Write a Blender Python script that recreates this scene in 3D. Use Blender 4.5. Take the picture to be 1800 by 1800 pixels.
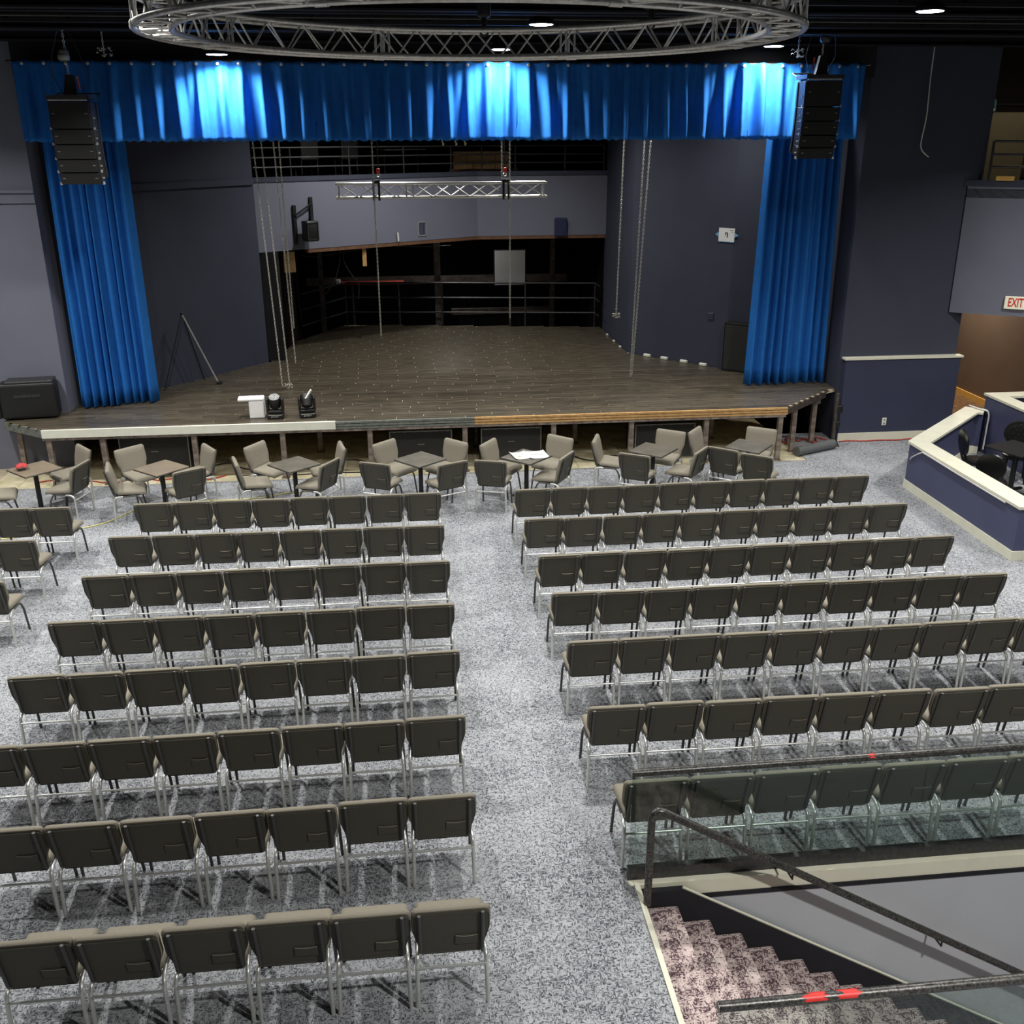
import bpy, bmesh, math, random
from mathutils import Vector, Matrix
random.seed(7)
PI = math.pi
for o in list(bpy.data.objects): bpy.data.objects.remove(o, do_unlink=True)
SC = bpy.context.scene
COL = SC.collection

# ------------------------------------------------------------------ camera
CAM_Z = 5.574
def cam_axes(pitch, yaw, roll):
    cy, sy, cp, sp = math.cos(yaw), math.sin(yaw), math.cos(pitch), math.sin(pitch)
    fwd = Vector((sy*cp, cy*cp, -sp)); right = Vector((cy, -sy, 0)); up = right.cross(fwd)
    cr, sr = math.cos(roll), math.sin(roll)
    return cr*right + sr*up, -sr*right + cr*up, fwd
_r, _u, _f = cam_axes(.360045, .1071897, -.0032441)
cam = bpy.data.cameras.new('camera'); camo = bpy.data.objects.new('camera', cam); COL.objects.link(camo)
camo.matrix_world = Matrix(((_r.x, _u.x, -_f.x, 0), (_r.y, _u.y, -_f.y, 0), (_r.z, _u.z, -_f.z, CAM_Z), (0, 0, 0, 1)))
cam.sensor_width = 36; cam.sensor_height = 36; cam.sensor_fit = 'HORIZONTAL'
cam.lens = 1755.8/1800*36; cam.clip_end = 200; cam.clip_start = .05
SC.camera = camo

# ------------------------------------------------------------------ world, exposure
W = bpy.data.worlds.new('world'); SC.world = W; W.use_nodes = True
W.node_tree.nodes['Background'].inputs[0].default_value = (.5, .55, .7, 1)
W.node_tree.nodes['Background'].inputs[1].default_value = .0
SC.view_settings.view_transform = 'Standard'; SC.view_settings.look = 'None'
SC.view_settings.gamma = 1; SC.view_settings.use_curve_mapping = False
SC.view_settings.exposure = 0.15
LAMP_W = 150        # hall high bay lamps
VAL_W = 80         # high bay lamps in front of the valance
STAGE_W = 95       # high bay lamps above the stage
SPREAD = math.radians(138)
# x, y, z, power factor; the first six are in the photograph, the rest hang over the hall behind it
LAMPS_VALANCE = [(-2.69, 17.25, 6.76), (1.70, 17.25, 6.85), (6.15, 17.25, 6.92)]
LAMPS_STAGE = [(-.3, 21.2, 6.9), (2.6, 21.2, 6.9), (6.0, 18.75, 6.75)]
LAMPS_HALL = [(1.97, 14.5, 6.95, .6), (-3.0, 14.55, 6.86, .75), (6.3, 12.45, 6.93, .8),
              (-7.4, 14.4, 6.9, 1.3), (-7.2, 10.2, 6.9, .8), (-2.7, 9.1, 6.9, 1.05), (1.9, 9.1, 6.9, 1.05), (11.6, 13.4, 6.9, 1.3), (10.5, 9.1, 6.9, 1), (6.2, 8.3, 6.9, 1),
              (-6.8, 6.2, 6.9, 1), (4.3, .9, 6.9, 2.7)]

# ------------------------------------------------------------------ helpers
def s2l(c): return tuple(((v/255)/12.92 if v/255 <= .04045 else ((v/255+.055)/1.055)**2.4) for v in c)

class MB:
    def __init__(s): s.v = []; s.f = []
    def add(s, vs, fs, M=None):
        n = len(s.v)
        if M is not None: vs = [tuple(M @ Vector(p)) for p in vs]
        s.v += [tuple(p) for p in vs]; s.f += [tuple(i+n for i in f) for f in fs]
        return s
    def box(s, c, d, rz=0, M=None):
        x, y, z = d[0]/2, d[1]/2, d[2]/2
        vs = [(a*x, b*y, e*z) for e in (-1, 1) for b in (-1, 1) for a in (-1, 1)]
        fs = [(0, 2, 3, 1), (4, 5, 7, 6), (0, 1, 5, 4), (2, 6, 7, 3), (0, 4, 6, 2), (1, 3, 7, 5)]
        T = Matrix.Translation(c) @ Matrix.Rotation(rz, 4, 'Z')
        return s.add(vs, fs, (M @ T) if M is not None else T)
    def bb(s, x0, x1, y0, y1, z0, z1): return s.box(((x0+x1)/2, (y0+y1)/2, (z0+z1)/2), (x1-x0, y1-y0, z1-z0))
    def rbox(s, c, d, r, seg=2, rz=0, M=None):
        bm = bmesh.new(); bmesh.ops.create_cube(bm, size=1)
        for v in bm.verts: v.co = Vector((v.co.x*d[0], v.co.y*d[1], v.co.z*d[2]))
        bmesh.ops.bevel(bm, geom=bm.edges[:], offset=r, segments=seg, affect='EDGES', profile=.5)
        bm.verts.index_update()
        T = Matrix.Translation(c) @ Matrix.Rotation(rz, 4, 'Z')
        s.add([tuple(v.co) for v in bm.verts], [tuple(v.index for v in f.verts) for f in bm.faces], (M @ T) if M is not None else T)
        bm.free(); return s
    def prism(s, poly, z0, z1):
        n = len(poly)
        a = sum(poly[i][0]*poly[(i+1) % n][1]-poly[(i+1) % n][0]*poly[i][1] for i in range(n))
        if a < 0: poly = poly[::-1]
        vs = [(p[0], p[1], z0) for p in poly]+[(p[0], p[1], z1) for p in poly]
        fs = [tuple(range(n))[::-1], tuple(range(n, 2*n))]+[(i, (i+1) % n, n+(i+1) % n, n+i) for i in range(n)]
        return s.add(vs, fs)
    def tube(s, pts, r, seg=8, closed=False, cap=True, sq=(1, 1), up=None):
        P = [Vector(p) for p in pts]; n = len(P); rings = []
        prev = None
        for i in range(n):
            if closed: t = (P[(i+1) % n]-P[i-1])
            else: t = P[min(i+1, n-1)]-P[max(i-1, 0)]
            t.normalize()
            if prev is None:
                ref = Vector(up) if up else (Vector((0, 0, 1)) if abs(t.z) < .9 else Vector((1, 0, 0)))
            else: ref = prev
            a = (ref-t*ref.dot(t)).normalized(); b = t.cross(a); prev = a
            rr = r[i] if isinstance(r, (list, tuple)) else r
            rings.append([P[i]+a*math.cos(2*PI*k/seg)*rr*sq[0]+b*math.sin(2*PI*k/seg)*rr*sq[1] for k in range(seg)])
        vs = [tuple(p) for R in rings for p in R]; fs = []
        m = n if closed else n-1
        for i in range(m):
            j = (i+1) % n
            for k in range(seg):
                fs.append((i*seg+k, i*seg+(k+1) % seg, j*seg+(k+1) % seg, j*seg+k))
        if cap and not closed:
            fs.append(tuple(range(seg))[::-1]); fs.append(tuple((n-1)*seg+k for k in range(seg)))
        return s.add(vs, fs)
    def lathe(s, prof, c=(0, 0, 0), seg=20, M=None):
        vs = []; fs = []; n = len(prof)
        for k in range(seg):
            a = 2*PI*k/seg
            for r, z in prof: vs.append((c[0]+r*math.cos(a), c[1]+r*math.sin(a), c[2]+z))
        for k in range(seg):
            j = (k+1) % seg
            for i in range(n-1): fs.append((k*n+i, j*n+i, j*n+i+1, k*n+i+1))
        fs.append(tuple(k*n for k in range(seg))[::-1]); fs.append(tuple(k*n+n-1 for k in range(seg)))
        return s.add(vs, fs, M)
    def xform(s, M): s.v = [tuple(M @ Vector(p)) for p in s.v]; return s
    def mesh(s, name, m, smooth=None):
        me = bpy.data.meshes.new(name); me.from_pydata(s.v, [], s.f); me.validate(); me.update()
        if m: me.materials.append(m)
        if smooth is not None:
            me.polygons.foreach_set('use_smooth', [True]*len(me.polygons))
            if smooth < 180: me.set_sharp_from_angle(angle=math.radians(smooth))
        return me
    def build(s, name, m, parent=None, smooth=None, loc=None):
        return mobj(name, s.mesh(name, m, smooth), parent, loc)

def mobj(name, me, parent=None, loc=None, rz=0):
    o = bpy.data.objects.new(name, me); COL.objects.link(o)
    if parent: o.parent = parent
    if loc: o.location = loc
    if rz: o.rotation_euler = (0, 0, rz)
    return o
def tag(o, label=None, cat=None, group=None, kind=None):
    if label: o['label'] = label
    if cat: o['category'] = cat
    if group: o['group'] = group
    if kind: o['kind'] = kind
    return o
def empty(name, loc=(0, 0, 0), rz=0, label=None, cat=None, group=None, kind=None):
    o = bpy.data.objects.new(name, None); COL.objects.link(o); o.location = loc; o.rotation_euler = (0, 0, rz)
    o.empty_display_size = .1
    return tag(o, label, cat, group, kind)
def struct(name, mb, m, label=None, smooth=None, parent=None):
    o = mb.build(name, m, parent, smooth)
    if not parent: tag(o, label, None, None, 'structure')
    return o
def copy_tree(o, parent=None):
    c = o.copy(); COL.objects.link(c); c.parent = parent
    for ch in list(o.children): copy_tree(ch, c)
    return c
ORD = ['', 'first', 'second', 'third', 'fourth', 'fifth', 'sixth', 'seventh', 'eighth', 'ninth', 'tenth']
def arc(c, r, a0, a1, n, plane='xz'):
    out = []
    for i in range(n+1):
        a = math.radians(a0+(a1-a0)*i/n); p, q = r*math.cos(a), r*math.sin(a)
        out.append({'xz': (c[0]+p, c[1], c[2]+q), 'yz': (c[0], c[1]+p, c[2]+q), 'xy': (c[0]+p, c[1]+q, c[2])}[plane])
    return out

# ------------------------------------------------------------------ materials
MATS = {}
def mat(name, col, rough=.6, metal=0, spec=.5, noise=None, bump=None, emit=None):
    """noise=(scale, amount, second colour) ; bump=(scale, strength)"""
    m = bpy.data.materials.new(name); m.use_nodes = True; nt = m.node_tree; b = nt.nodes['Principled BSDF']
    c = s2l(col) if max(col) > 1.001 else col
    b.inputs['Base Color'].default_value = (*c, 1); b.inputs['Roughness'].default_value = rough
    b.inputs['Metallic'].default_value = metal; b.inputs['Specular IOR Level'].default_value = spec
    if noise or bump: tc = nt.nodes.new('ShaderNodeTexCoord')
    if noise:
        c2 = s2l(noise[2]) if max(noise[2]) > 1.001 else noise[2]
        n = nt.nodes.new('ShaderNodeTexNoise'); n.inputs['Scale'].default_value = noise[0]; n.inputs['Detail'].default_value = 3
        nt.links.new(tc.outputs['Object'], n.inputs['Vector'])
        r = nt.nodes.new('ShaderNodeValToRGB'); r.color_ramp.elements[0].position = .5-noise[1]; r.color_ramp.elements[1].position = .5+noise[1]
        r.color_ramp.elements[0].color = (*c, 1); r.color_ramp.elements[1].color = (*c2, 1)
        nt.links.new(n.outputs['Fac'], r.inputs['Fac']); nt.links.new(r.outputs['Color'], b.inputs['Base Color'])
    if bump:
        n = nt.nodes.new('ShaderNodeTexNoise'); n.inputs['Scale'].default_value = bump[0]; n.inputs['Detail'].default_value = 1
        nt.links.new(tc.outputs['Object'], n.inputs['Vector'])
        bp = nt.nodes.new('ShaderNodeBump'); bp.inputs['Strength'].default_value = bump[1]; bp.inputs['Distance'].default_value = .01
        nt.links.new(n.outputs['Fac'], bp.inputs['Height']); nt.links.new(bp.outputs['Normal'], b.inputs['Normal'])
    if emit:
        b.inputs['Emission Color'].default_value = (*emit[0], 1); b.inputs['Emission Strength'].default_value = emit[1]
    MATS[name] = m; return m

def weave_mat(name, light, dark, scale, lo, hi, rough=.95, patch=1.2, mid=None, pw=.18):
    m = bpy.data.materials.new(name); m.use_nodes = True; nt = m.node_tree; L = nt.links.new; b = nt.nodes['Principled BSDF']
    b.inputs['Roughness'].default_value = rough; b.inputs['Specular IOR Level'].default_value = .15
    tc = nt.nodes.new('ShaderNodeTexCoord')
    def noise(sc, detail=1):
        mp = nt.nodes.new('ShaderNodeMapping'); mp.inputs['Scale'].default_value = sc; L(tc.outputs['Object'], mp.inputs['Vector'])
        n = nt.nodes.new('ShaderNodeTexNoise'); n.inputs['Scale'].default_value = 1; n.inputs['Detail'].default_value = detail; L(mp.outputs[0], n.inputs['Vector'])
        return n.outputs['Fac']
    def math_(op, a, b_):
        if op == 'MULTIPLY_ADD_': return math_('ADD', math_('MULTIPLY', a, b_), .5-b_/2)
        n = nt.nodes.new('ShaderNodeMath'); n.operation = op
        for i, v in enumerate((a, b_)):
            if isinstance(v, (int, float)): n.inputs[i].default_value = v
            else: L(v, n.inputs[i])
        return n.outputs[0]
    def cells(sc):
        mp = nt.nodes.new('ShaderNodeMapping'); mp.inputs['Scale'].default_value = sc; L(tc.outputs['Object'], mp.inputs['Vector'])
        n = nt.nodes.new('ShaderNodeTexVoronoi'); n.distance = 'CHEBYCHEV'; n.inputs['Scale'].default_value = 1; n.inputs['Randomness'].default_value = .8; L(mp.outputs[0], n.inputs['Vector'])
        sp_ = nt.nodes.new('ShaderNodeSeparateColor'); L(n.outputs['Color'], sp_.inputs[0])
        return math_('MULTIPLY_ADD_', sp_.outputs[0], .42)
    def blend(a, b_): return math_('ADD', math_('MULTIPLY', a, .5), math_('MULTIPLY', b_, .5))
    c_ = scale*.62
    h = blend(noise((scale*.28, scale, scale*.28)), cells((c_*.35, c_, c_*.5))); v = blend(noise((scale, scale*.28, scale)), cells((c_, c_*.35, c_*.5))); p = noise((patch,)*3, 2)
    sel = math_('GREATER_THAN', noise((scale*.11,)*3, 1), .5)
    mix = nt.nodes.new('ShaderNodeMix'); mix.data_type = 'FLOAT'; L(sel, mix.inputs[0]); L(h, mix.inputs[2]); L(v, mix.inputs[3])
    val = math_('ADD', mix.outputs[0], math_('MULTIPLY', math_('SUBTRACT', p, .5), pw))
    r = nt.nodes.new('ShaderNodeValToRGB'); r.color_ramp.elements[0].position = lo; r.color_ramp.elements[1].position = hi
    r.color_ramp.elements[0].color = (*s2l(dark), 1); r.color_ramp.elements[1].color = (*s2l(light), 1)
    if mid:
        e = r.color_ramp.elements.new((lo+hi)/2); e.color = (*s2l(mid), 1)
    L(val, r.inputs['Fac']); L(r.outputs['Color'], b.inputs['Base Color'])
    fine = noise((220,)*3, 0)
    bp = nt.nodes.new('ShaderNodeBump'); bp.inputs['Strength'].default_value = .35; bp.inputs['Distance'].default_value = .006
    L(fine, bp.inputs['Height']); L(bp.outputs['Normal'], b.inputs['Normal'])
    return m

M_carpet = weave_mat('carpet_grey_weave', (174, 176, 179), (70, 72, 78), 170, .39, .57, mid=(142, 144, 148))
M_stair = weave_mat('carpet_mauve', (206, 188, 183), (84, 62, 70), 170, .43, .53, patch=9, pw=.5)
M_brown_carpet = weave_mat('carpet_brown', (120, 92, 62), (80, 58, 40), 50, .4, .6)
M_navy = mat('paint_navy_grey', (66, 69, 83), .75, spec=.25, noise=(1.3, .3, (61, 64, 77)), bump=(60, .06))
M_navy_lit = mat('paint_navy_lit', (116, 118, 132), .75, spec=.25, noise=(1.3, .3, (110, 112, 126)), bump=(60, .06))  # same navy wall paint, lightened to stand in for brighter light
M_navy_low = mat('paint_navy', (58, 62, 84), .6, spec=.35, noise=(2.0, .3, (54, 58, 78)), bump=(60, .05))
M_booth = mat('paint_booth_blue', (74, 77, 106), .55, spec=.4, noise=(2.0, .3, (69, 72, 100)), bump=(60, .05))
M_dark = mat('paint_black', (30, 30, 34), .7, spec=.3, noise=(2, .3, (38, 38, 43)))
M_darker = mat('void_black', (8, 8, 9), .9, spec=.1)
M_brown = mat('paint_brown', (112, 94, 80), .6, noise=(1.2, .25, (102, 84, 70)))
M_cream = mat('trim_cream', (226, 224, 204), .45, noise=(5, .3, (214, 211, 190)))
M_yellow = mat('trim_yellow', (226, 178, 96), .5, noise=(6, .3, (214, 164, 82)))
M_grey_wall = mat('paint_light_grey', (186, 189, 193), .55, noise=(1.5, .3, (178, 181, 186)), bump=(40, .05))
M_fabric = mat('chair_fabric', (146, 140, 126), .95, spec=.1, noise=(180, .2, (130, 124, 111)), bump=(420, .35))
M_shell = mat('chair_shell', (84, 82, 73), .7, spec=.3, noise=(150, .25, (74, 72, 64)), bump=(300, .15))
M_frame = mat('frame_paint_leg_shade', (88, 88, 86), .5, metal=.5, noise=(40, .3, (80, 80, 79)))
M_chrome = mat('chair_silver', (222, 222, 217), .32, metal=.6, noise=(30, .3, (206, 206, 201)))
M_alu = mat('aluminium', (228, 226, 220), .3, metal=.6, noise=(25, .3, (180, 178, 174)), bump=(80, .08))
M_alu_bright = mat('aluminium_bright', (232, 231, 226), .35, metal=.85, noise=(25, .3, (215, 214, 208)))
M_steel = mat('steel_worn', (112, 104, 98), .5, metal=.6, noise=(7, .2, (78, 66, 60)), bump=(60, .1))
M_post = mat('post_worn', (160, 146, 132), .5, metal=.3, noise=(9, .16, (104, 92, 84)), bump=(60, .1))
M_mat = mat('mat_grey', (98, 100, 100), .8, noise=(20, .3, (84, 86, 86)))
M_black = mat('black_plastic', (20, 20, 20), .45, noise=(30, .3, (26, 26, 25)))
M_grille = mat('speaker_grille', (13, 13, 12), .7, noise=(200, .2, (20, 19, 18)), bump=(500, .5))
M_subface = mat('sub_grille', (46, 46, 44), .7, noise=(120, .2, (38, 38, 36)), bump=(400, .4))
M_subedge = mat('sub_edge', (150, 148, 140), .45, metal=.5, noise=(20, .3, (128, 126, 118)))
M_blue = mat('curtain_blue', (42, 114, 194), .9, spec=.15, noise=(9, .3, (36, 104, 180)), bump=(260, .25))
M_table = mat('table_top', (104, 99, 88), .4, noise=(6, .2, (84, 81, 73)), bump=(40, .03))
M_table_brown = mat('table_top_brown', (132, 120, 102), .4, noise=(6, .2, (118, 106, 90)))
M_table_edge = mat('table_edge', (22, 22, 22), .5, noise=(20, .3, (28, 28, 27)))
M_wood = mat('raw_wood', (206, 168, 112), .6, noise=(14, .25, (176, 132, 80)), bump=(60, .1))
M_ply = mat('wood_dark', (120, 84, 58), .7, noise=(9, .25, (90, 62, 44)))
M_edge_grey = mat('edge_grey', (128, 132, 122), .55, noise=(18, .25, (88, 92, 86)))
M_edge_white = mat('edge_white', (232, 232, 216), .5, noise=(8, .3, (220, 219, 202)))
M_under = mat('plank_underlay', (206, 194, 168), .8, noise=(20, .3, (180, 166, 138)))
M_rail = mat('rail_dark', (74, 74, 74), .4, metal=.5, noise=(30, .25, (52, 52, 52)))
M_rail_worn = mat('rail_worn_paint', (30, 30, 29), .35, metal=.4, noise=(60, .2, (96, 94, 90)), bump=(60, .1))
M_red = mat('red_tape', (222, 52, 44), .5, noise=(20, .3, (206, 42, 36)))
M_white = mat('white_paper', (238, 238, 236), .7, noise=(10, .3, (230, 230, 228)))
M_whitecab = mat('white_cable', (226, 224, 220), .5, noise=(10, .3, (214, 212, 208)))
M_yellowcord = mat('yellow_cord', (224, 216, 140), .6, noise=(10, .3, (212, 202, 120)))
M_redcord = mat('red_cable', (176, 62, 48), .6, noise=(10, .3, (156, 50, 40)))
M_blackcord = mat('black_cable', (18, 17, 17), .6, noise=(10, .3, (24, 23, 23)))
M_orange = mat('orange_strap', (196, 84, 48), .6, noise=(20, .3, (178, 70, 40)))
M_leather = mat('black_leather', (18, 18, 18), .3, noise=(30, .3, (24, 24, 23)), bump=(120, .2))
M_lens = mat('lamp_lens', (250, 250, 245), .4, emit=((1, .99, .95), 22), noise=(10, .3, (246, 246, 240)))
M_chain = mat('chain_zinc', (206, 204, 194), .4, metal=.6, noise=(60, .3, (176, 174, 162)))
M_lenses = mat('led_lenses', (190, 194, 192), .25, noise=(90, .1, (70, 72, 72)))
M_signred = mat('sign_red', (216, 48, 44), .5, noise=(20, .3, (206, 42, 40)))
M_sign = mat('sign_cream', (238, 234, 208), .5, emit=((1, .96, .8), .12), noise=(10, .3, (230, 226, 198)))
M_teal = mat('teal_box', (46, 92, 96), .6, noise=(10, .3, (38, 80, 84)))
M_tan = mat('tan_board', (112, 106, 84), .7, noise=(4, .3, (104, 98, 76)))
M_brick = mat('brown_upper', (86, 72, 58), .8, noise=(3, .25, (66, 54, 44)))
M_speaker_blue = mat('dark_blue_panel', (36, 42, 78), .6, noise=(8, .3, (30, 36, 68)))

def plank_material():
    m = bpy.data.materials.new('stage_plank'); m.use_nodes = True; nt = m.node_tree; L = nt.links.new; b = nt.nodes['Principled BSDF']
    b.inputs['Roughness'].default_value = .3; b.inputs['Specular IOR Level'].default_value = .5
    tc = nt.nodes.new('ShaderNodeTexCoord'); oi = nt.nodes.new('ShaderNodeObjectInfo')
    mp = nt.nodes.new('ShaderNodeMapping'); mp.inputs['Scale'].default_value = (3, 45, 45)
    L(tc.outputs['Object'], mp.inputs['Vector'])
    ad = nt.nodes.new('ShaderNodeVectorMath'); ad.operation = 'ADD'; L(mp.outputs[0], ad.inputs[0])
    mu = nt.nodes.new('ShaderNodeVectorMath'); mu.operation = 'SCALE'; mu.inputs[0].default_value = (40, 40, 40); L(oi.outputs['Random'], mu.inputs['Scale']); L(mu.outputs[0], ad.inputs[1])
    n = nt.nodes.new('ShaderNodeTexNoise'); n.inputs['Scale'].default_value = 1; n.inputs['Detail'].default_value = 5; L(ad.outputs[0], n.inputs['Vector'])
    r = nt.nodes.new('ShaderNodeValToRGB'); r.color_ramp.elements[0].position = .3; r.color_ramp.elements[1].position = .72
    r.color_ramp.elements[0].color = (*s2l((54, 49, 41)), 1); r.color_ramp.elements[1].color = (*s2l((108, 99, 83)), 1)
    L(n.outputs['Fac'], r.inputs['Fac'])
    hs = nt.nodes.new('ShaderNodeHueSaturation'); mr = nt.nodes.new('ShaderNodeMapRange'); mr.inputs[3].default_value = .75; mr.inputs[4].default_value = 1.2
    L(oi.outputs['Random'], mr.inputs[0]); L(mr.outputs[0], hs.inputs['Value']); L(r.outputs['Color'], hs.inputs['Color'])
    L(hs.outputs['Color'], b.inputs['Base Color'])
    bp = nt.nodes.new('ShaderNodeBump'); bp.inputs['Strength'].default_value = .08; L(n.outputs['Fac'], bp.inputs['Height']); L(bp.outputs[0], b.inputs['Normal'])
    return m
M_plank = plank_material()
def tile_material():
    m = bpy.data.materials.new('stone_tile'); m.use_nodes = True; nt = m.node_tree; L = nt.links.new; b = nt.nodes['Principled BSDF']
    b.inputs['Roughness'].default_value = .45
    tc = nt.nodes.new('ShaderNodeTexCoord'); oi = nt.nodes.new('ShaderNodeObjectInfo')
    ad = nt.nodes.new('ShaderNodeVectorMath'); ad.operation = 'ADD'; L(tc.outputs['Object'], ad.inputs[0])
    mu = nt.nodes.new('ShaderNodeVectorMath'); mu.operation = 'SCALE'; mu.inputs[0].default_value = (30, 30, 30); L(oi.outputs['Random'], mu.inputs['Scale']); L(mu.outputs[0], ad.inputs[1])
    n = nt.nodes.new('ShaderNodeTexNoise'); n.inputs['Scale'].default_value = 3.2; n.inputs['Detail'].default_value = 6; L(ad.outputs[0], n.inputs['Vector'])
    r = nt.nodes.new('ShaderNodeValToRGB'); r.color_ramp.elements[0].position = .35; r.color_ramp.elements[1].position = .68
    r.color_ramp.elements[0].color = (*s2l((196, 184, 146)), 1); r.color_ramp.elements[1].color = (*s2l((240, 232, 200)), 1)
    L(n.outputs['Fac'], r.inputs['Fac']); L(r.outputs['Color'], b.inputs['Base Color'])
    return m
M_tile = tile_material()
def glass_material(name, tint, tr=.86):
    m = bpy.data.materials.new(name); m.use_nodes = True; nt = m.node_tree; L = nt.links.new
    nt.nodes.remove(nt.nodes['Principled BSDF']); out = nt.nodes['Material Output']
    t = nt.nodes.new('ShaderNodeBsdfTransparent'); t.inputs[0].default_value = (*tint, 1)
    g = nt.nodes.new('ShaderNodeBsdfGlossy'); g.inputs['Roughness'].default_value = .02
    lw = nt.nodes.new('ShaderNodeLayerWeight'); lw.inputs[0].default_value = .5
    pw = nt.nodes.new('ShaderNodeMath'); pw.operation = 'POWER'; L(lw.outputs['Facing'], pw.inputs[0]); pw.inputs[1].default_value = 4
    fr = nt.nodes.new('ShaderNodeMath'); fr.operation = 'MULTIPLY_ADD'; L(pw.outputs[0], fr.inputs[0]); fr.inputs[1].default_value = .7; fr.inputs[2].default_value = .045
    mx = nt.nodes.new('ShaderNodeMixShader'); L(fr.outputs[0], mx.inputs[0]); L(t.outputs[0], mx.inputs[1]); L(g.outputs[0], mx.inputs[2]); L(mx.outputs[0], out.inputs[0])
    return m
M_glass = glass_material('rail_glass', (.80, .86, .84))
M_clear = glass_material('clear_glass', (.9, .92, .92))

# ================================================================== SETTING
# floor: carpet with the stairwell left open
ST_X0, ST_Y0, ST_Y1 = 1.66, 4.10, 6.30
fl = MB()
fl.bb(-14, ST_X0, -5, 16.78, -.12, 0)
fl.bb(ST_X0, 16, ST_Y1, 16.78, -.12, 0)
fl.bb(ST_X0, 16, -5, ST_Y0, -.12, 0)
fl.bb(7.25, 16, 16.78, 18.5, -.12, 0)
struct('floor', fl, M_carpet, 'grey blue woven carpet over the whole hall')
bf = MB(); bf.bb(10.2, 16, 18.5, 26, -.12, .0)
struct('floor_passage', bf, M_brown_carpet, 'brown carpet of the passage under the exit sign')
# tile strip along and under the stage
tb = MB(); tb.bb(-14, 7.25, 16.78, 20.4, -.12, -.012)
tileroot = struct('floor_tile_strip', tb, M_under, 'strip of stone tiles running under the stage')
TS = .46
tme = MB().box((0, 0, 0), (TS-.008, TS-.008, .012)).mesh('tile', M_tile)
for j in range(6):
    for i in range(31):
        x = -7.1+TS*(i+.5)
        if x < 7.2: mobj('tile', tme, tileroot, (x, 16.785+TS*(j+.5), -.006), (i*7+j*3) % 4*PI/2)
# ceiling: black deck, joists, beams, pipes
cd = MB(); cd.bb(-14, 16, -5, 31, 7.55, 7.7)
ceil = struct('ceiling', cd, M_dark, 'black painted ceiling deck')
def joist(y, z=7.02, x0=-13.9, x1=15.9):
    m = MB(); m.bb(x0, x1, y-.05, y+.05, z, z+.04); m.bb(x0, x1, y-.05, y+.05, 7.49, 7.55)
    n = int((x1-x0)/.8)
    for i in range(n):
        xa = x0+i*.8
        m.tube([(xa, y, z+.04), (xa+.4, y, 7.49)], .014, 4); m.tube([(xa+.4, y, 7.49), (xa+.8, y, z+.04)], .014, 4)
    return m
for y in (3, 5.2, 7.4, 9.6, 11.3, 12.8, 14.1, 15.4, 16.6): struct('joist', joist(y), M_dark, parent=ceil)
for y, z in ((15.95, 6.98), (13.6, 7.0), (17.72, 6.97)):
    m = MB(); m.bb(-13.9, 15.9, y-.08, y+.08, z, z+.025); m.bb(-13.9, 15.9, y-.012, y+.012, z, 7.5)
    struct('beam', m, M_dark, parent=ceil)
for x in (-3.9, 1.0, 5.2, 9.1):
    m = MB(); m.bb(x-.09, x+.09, -4, 17.9, 7.2, 7.23); m.bb(x-.01, x+.01, -4, 17.9, 7.2, 7.5); struct('girder', m, M_dark, parent=ceil)
for y, z in ((14.9, 7.06), (13.2, 7.1), (11.9, 7.08)):
    struct('conduit', MB().tube([(-6, y, z), (10, y, z)], .02, 6), M_rail, parent=ceil)
struct('air_duct', MB().tube([(-6, 16.2, 7.3), (12, 16.2, 7.3)], .2, 16), M_dark, parent=ceil, smooth=60)

# walls of the hall
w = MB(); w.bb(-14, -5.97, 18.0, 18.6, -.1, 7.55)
struct('wall_front_left', w, M_navy_lit, 'grey navy wall left of the stage')
w = MB(); w.bb(-14, -5.96, 17.96, 18.0, 4.56, 4.72); w.bb(-14, -5.95, 17.92, 18.0, 4.72, 4.77)
struct('trim_1', w, M_navy_lit, 'painted ledge band across the wall left of the stage')
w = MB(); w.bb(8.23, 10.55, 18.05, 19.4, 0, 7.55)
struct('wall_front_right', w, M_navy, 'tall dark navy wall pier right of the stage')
w = MB(); w.bb(8.30, 10.58, 17.90, 18.05, 0, 1.585)
struct('wall_wainscot_right', w, M_navy_low, 'navy lower wall panel right of the stage')
w = MB(); w.bb(8.27, 10.62, 17.875, 18.05, 1.585, 1.62)
struct('trim_2', w, M_cream, 'white ledge on top of the lower navy wall panel')
w = MB(); w.bb(8.29, 10.59, 17.875, 17.90, 0, .15)
struct('baseboard_right', w, M_cream, 'cream baseboard under the navy wall right of the stage')
w = MB(); w.bb(-5.97, 8.23, 17.95, 18.15, 6.5, 7.55)
struct('wall_proscenium', w, M_dark, 'black wall above the blue valance')
# stage side and rear walls
def wall_line(pts, th, z0, z1, side=1):
    """vertical wall along a polyline, thickness to the given side"""
    P = [Vector((p[0], p[1])) for p in pts]; off = []
    for i, p in enumerate(P):
        ns = []
        if i > 0: d = (P[i]-P[i-1]).normalized(); ns.append(Vector((-d.y, d.x)))
        if i < len(P)-1: d = (P[i+1]-P[i]).normalized(); ns.append(Vector((-d.y, d.x)))
        n = sum(ns, Vector((0, 0))).normalized(); k = 1/max(.3, n.dot(ns[0]))
        off.append(p+n*th*side*k)
    m = MB()
    for i in range(len(P)-1):
        m.prism([tuple(P[i]), tuple(P[i+1]), tuple(off[i+1]), tuple(off[i])], z0, z1)
    return m
struct('wall_stage_left', wall_line([(-6.0, 18.55), (-4.66, 19.78), (-2.95, 21.95)], .2, .6, 7.55), M_navy, 'angled navy wall on the left of the stage')
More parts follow.
